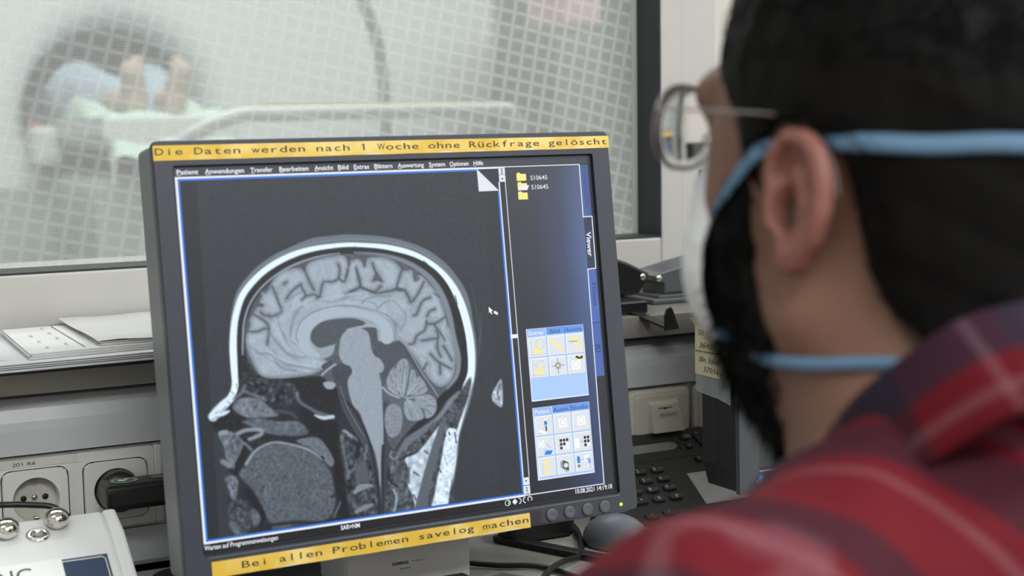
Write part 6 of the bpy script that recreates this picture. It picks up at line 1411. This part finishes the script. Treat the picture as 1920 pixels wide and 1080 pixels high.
# ---- the stool that carries the person
st = thing('office_stool', 'black swivel stool under the person in the plaid shirt', 'stool', (pel[0], pel[1], 0))
zs = pel[2] - .105; M_st = mat('stool_black', (30, 31, 33), .6)
m = MB(); m.lathe([(0, -.05), (.17, -.05), (.195, -.035), (.20, -.01), (.185, .012), (.12, .018), (0, .02)], (Vector((pel[0], pel[1], zs)), X_, Y_, Z_), M_st, 36); m.link('seat', st)
m = MB(); m.tube([(pel[0], pel[1], .07), (pel[0], pel[1], zs - .045)], .025, M_chrome, 16); m.link('column', st)
for k in range(5):
    a = 2 * math.pi * k / 5 + .3; m = MB(); e = Vector((pel[0] + .26 * math.cos(a), pel[1] + .26 * math.sin(a), .065)); m.tube([(pel[0], pel[1], .085), e], [.022, .014], M_st, 10); lg = m.link('leg', st)
    m = MB(); m.lathe([(0, -.012), (.025, -.012), (.029, 0), (.025, .012), (0, .012)], (e - Vector((0, 0, .036)), Vector((math.cos(a), math.sin(a), 0)), Z_, Vector((-math.sin(a), math.cos(a), 0))), M_st, 16); m.link('caster', lg)

# ================================================================== patient lying on the couch in the scanner room
def foot_mesh(P, c, s):
    hl = np.array([c[0], c[1], c[2]]); d = ell(P, hl + (0, 0, .0), (.034, .034, .036)); toe = hl + np.array([.012 * s, -.035, .095])
    d = smin(d, chain(P, [hl + (0, .0, .01), hl + (.004 * s, -.012, .05), toe], [.036, .036, .034]), .02)
    for k in range(5): t0 = toe + np.array([s * (-.026 + .013 * k), -.004, .02 - .004 * abs(k - 1)]); d = smin(d, cap(P, t0, t0 + np.array([0, -.004, .028 - .004 * k]), .0095 - .0008 * k), .006)
    return d
HX = 1.10
LEGX = (.985, 1.195)
def patf(P):
    d = None
    for s, x in ((-1, LEGX[0]), (1, LEGX[1])):
        heel = np.array([x + (.062 if s < 0 else -.030), 4.40, 1.200]); kn = np.array([x + .01, 4.90, 1.245]); hp = np.array([HX + .09 * s, 5.32, 1.185])
        a = smin(cap(P, hp, kn, .085, .062), cap(P, kn, heel + (0, .03, .0), .054, .030), .04); a = smin(a, foot_mesh(P, heel, s), .02)
        d = a if d is None else smin(d, a, .02)
    d = smin(d, ell(P, (HX, 5.55, 1.19), (.17, .30, .11)), .06); d = smin(d, ell(P, (HX, 5.85, 1.20), (.19, .22, .11)), .06)
    d = smin(d, cap(P, (HX, 6.0, 1.19), (HX, 6.12, 1.19), .055), .03); d = smin(d, ell(P, (HX, 6.22, 1.20), (.078, .105, .10)), .02)
    for s in (-1, 1): d = smin(d, chain(P, [(HX + .19 * s, 5.92, 1.19), (HX + .23 * s, 5.65, 1.16), (HX + .20 * s, 5.40, 1.17)], [.05, .04, .03]), .03)
    return smax(d, (1.078 - P[..., 2]), .01)
V, Q = nets(patf, (.78, 4.30, 1.05), (1.42, 6.40, 1.36), .0125)
pt = thing('person', 'barefoot person in pale blue trousers lying on the scanner couch', 'person', (HX, 5.0, 1.07))
M_pskin = mat('patient_skin', (180, 158, 142), .6)
np_mesh('body', vsmooth(V, Q, 1, .4), Q, M_pskin, pt)
def ptr(P):
    d = None
    for s, x in ((-1, LEGX[0]), (1, LEGX[1])):
        heel = np.array([x + (.062 if s < 0 else -.030), 4.40, 1.200]); kn = np.array([x + .01, 4.90, 1.245]); hp = np.array([HX + .09 * s, 5.32, 1.185])
        a = smin(cap(P, hp, kn, .098, .088), cap(P, kn, heel + (0, .20, .02), .090, .062), .04); d = a if d is None else smin(d, a, .012)
    d = d - .006 * ripple(P, 40, 21); d = smax(d, 4.50 - P[..., 1], .012); d = smax(d, P[..., 1] - 5.45, .01); return smax(d, 1.076 - P[..., 2], .01)
V, Q = nets(ptr, (.78, 4.40, 1.05), (1.42, 5.5, 1.38), .011)
np_mesh('trousers', vsmooth(V, Q, 1, .4), Q, mat('trousers_pale_blue', (172, 190, 204), .85, noise=.04, nscale=20), pt)
# ================================================================== light: ceiling lamps in both rooms, dim bounce from the building
def lamp(name, label, x, y, z, sx, sy, power, group=None, col=(.985, .99, 1)):
    t_ = thing(name, label, 'ceiling light', (x, y, z), group)
    m = MB(); m.box((x, y, z - .02), (sx + .04, sy + .04, .05), M_frame, .004); m.link('housing', t_)
    m = MB(); m.add([(x - sx / 2, y - sy / 2, z - .048), (x + sx / 2, y - sy / 2, z - .048), (x + sx / 2, y + sy / 2, z - .048), (x - sx / 2, y + sy / 2, z - .048)], [(0, 1, 2, 3)], M_lampd); m.link('diffuser', t_)
    l = bpy.data.lights.new(name + '_light', 'AREA'); l.shape = 'RECTANGLE'; l.size = sx; l.size_y = sy; l.energy = power; l.color = col
    o = bpy.data.objects.new(name + '_light', l); COL.objects.link(o); o.parent = t_; o.location = (0, 0, -.06); return o
M_lampd = mat('lamp_diffuser', (235, 235, 230), .5, emit=(255, 250, 240), estr=1.2)
lamp('ceiling_lamp', 'long ceiling lamp to the right behind the seated person', 1.7, -.2, 2.6, 1.2, .3, 48)
lamp('ceiling_lamp', 'long ceiling lamp over the left end of the desk', -.75, .55, 2.6, 1.2, .3, 3)
lamp('ceiling_lamp', 'long ceiling lamp at the back of the control room', .15, -.95, 2.6, 1.2, .5, 46)
lamp('ceiling_lamp', 'ceiling lamp over the scanner front', .8, 3.6, 2.8, 1.6, .8, 31, col=(.98, 1, .995))
lamp('ceiling_lamp', 'ceiling lamp at the right of the scanner room', 3.2, 3.6, 2.8, 1.6, .8, 24, col=(.98, 1, .995))
lamp('ceiling_lamp', 'ceiling lamp behind the scanner room window wall', .3, 2.4, 2.8, 1.6, .6, 16, col=(.98, 1, .995))
w = bpy.data.worlds.new('world'); SC.world = w; w.use_nodes = True
w.node_tree.nodes['Background'].inputs['Color'].default_value = (.8, .85, .9, 1); w.node_tree.nodes['Background'].inputs['Strength'].default_value = .25
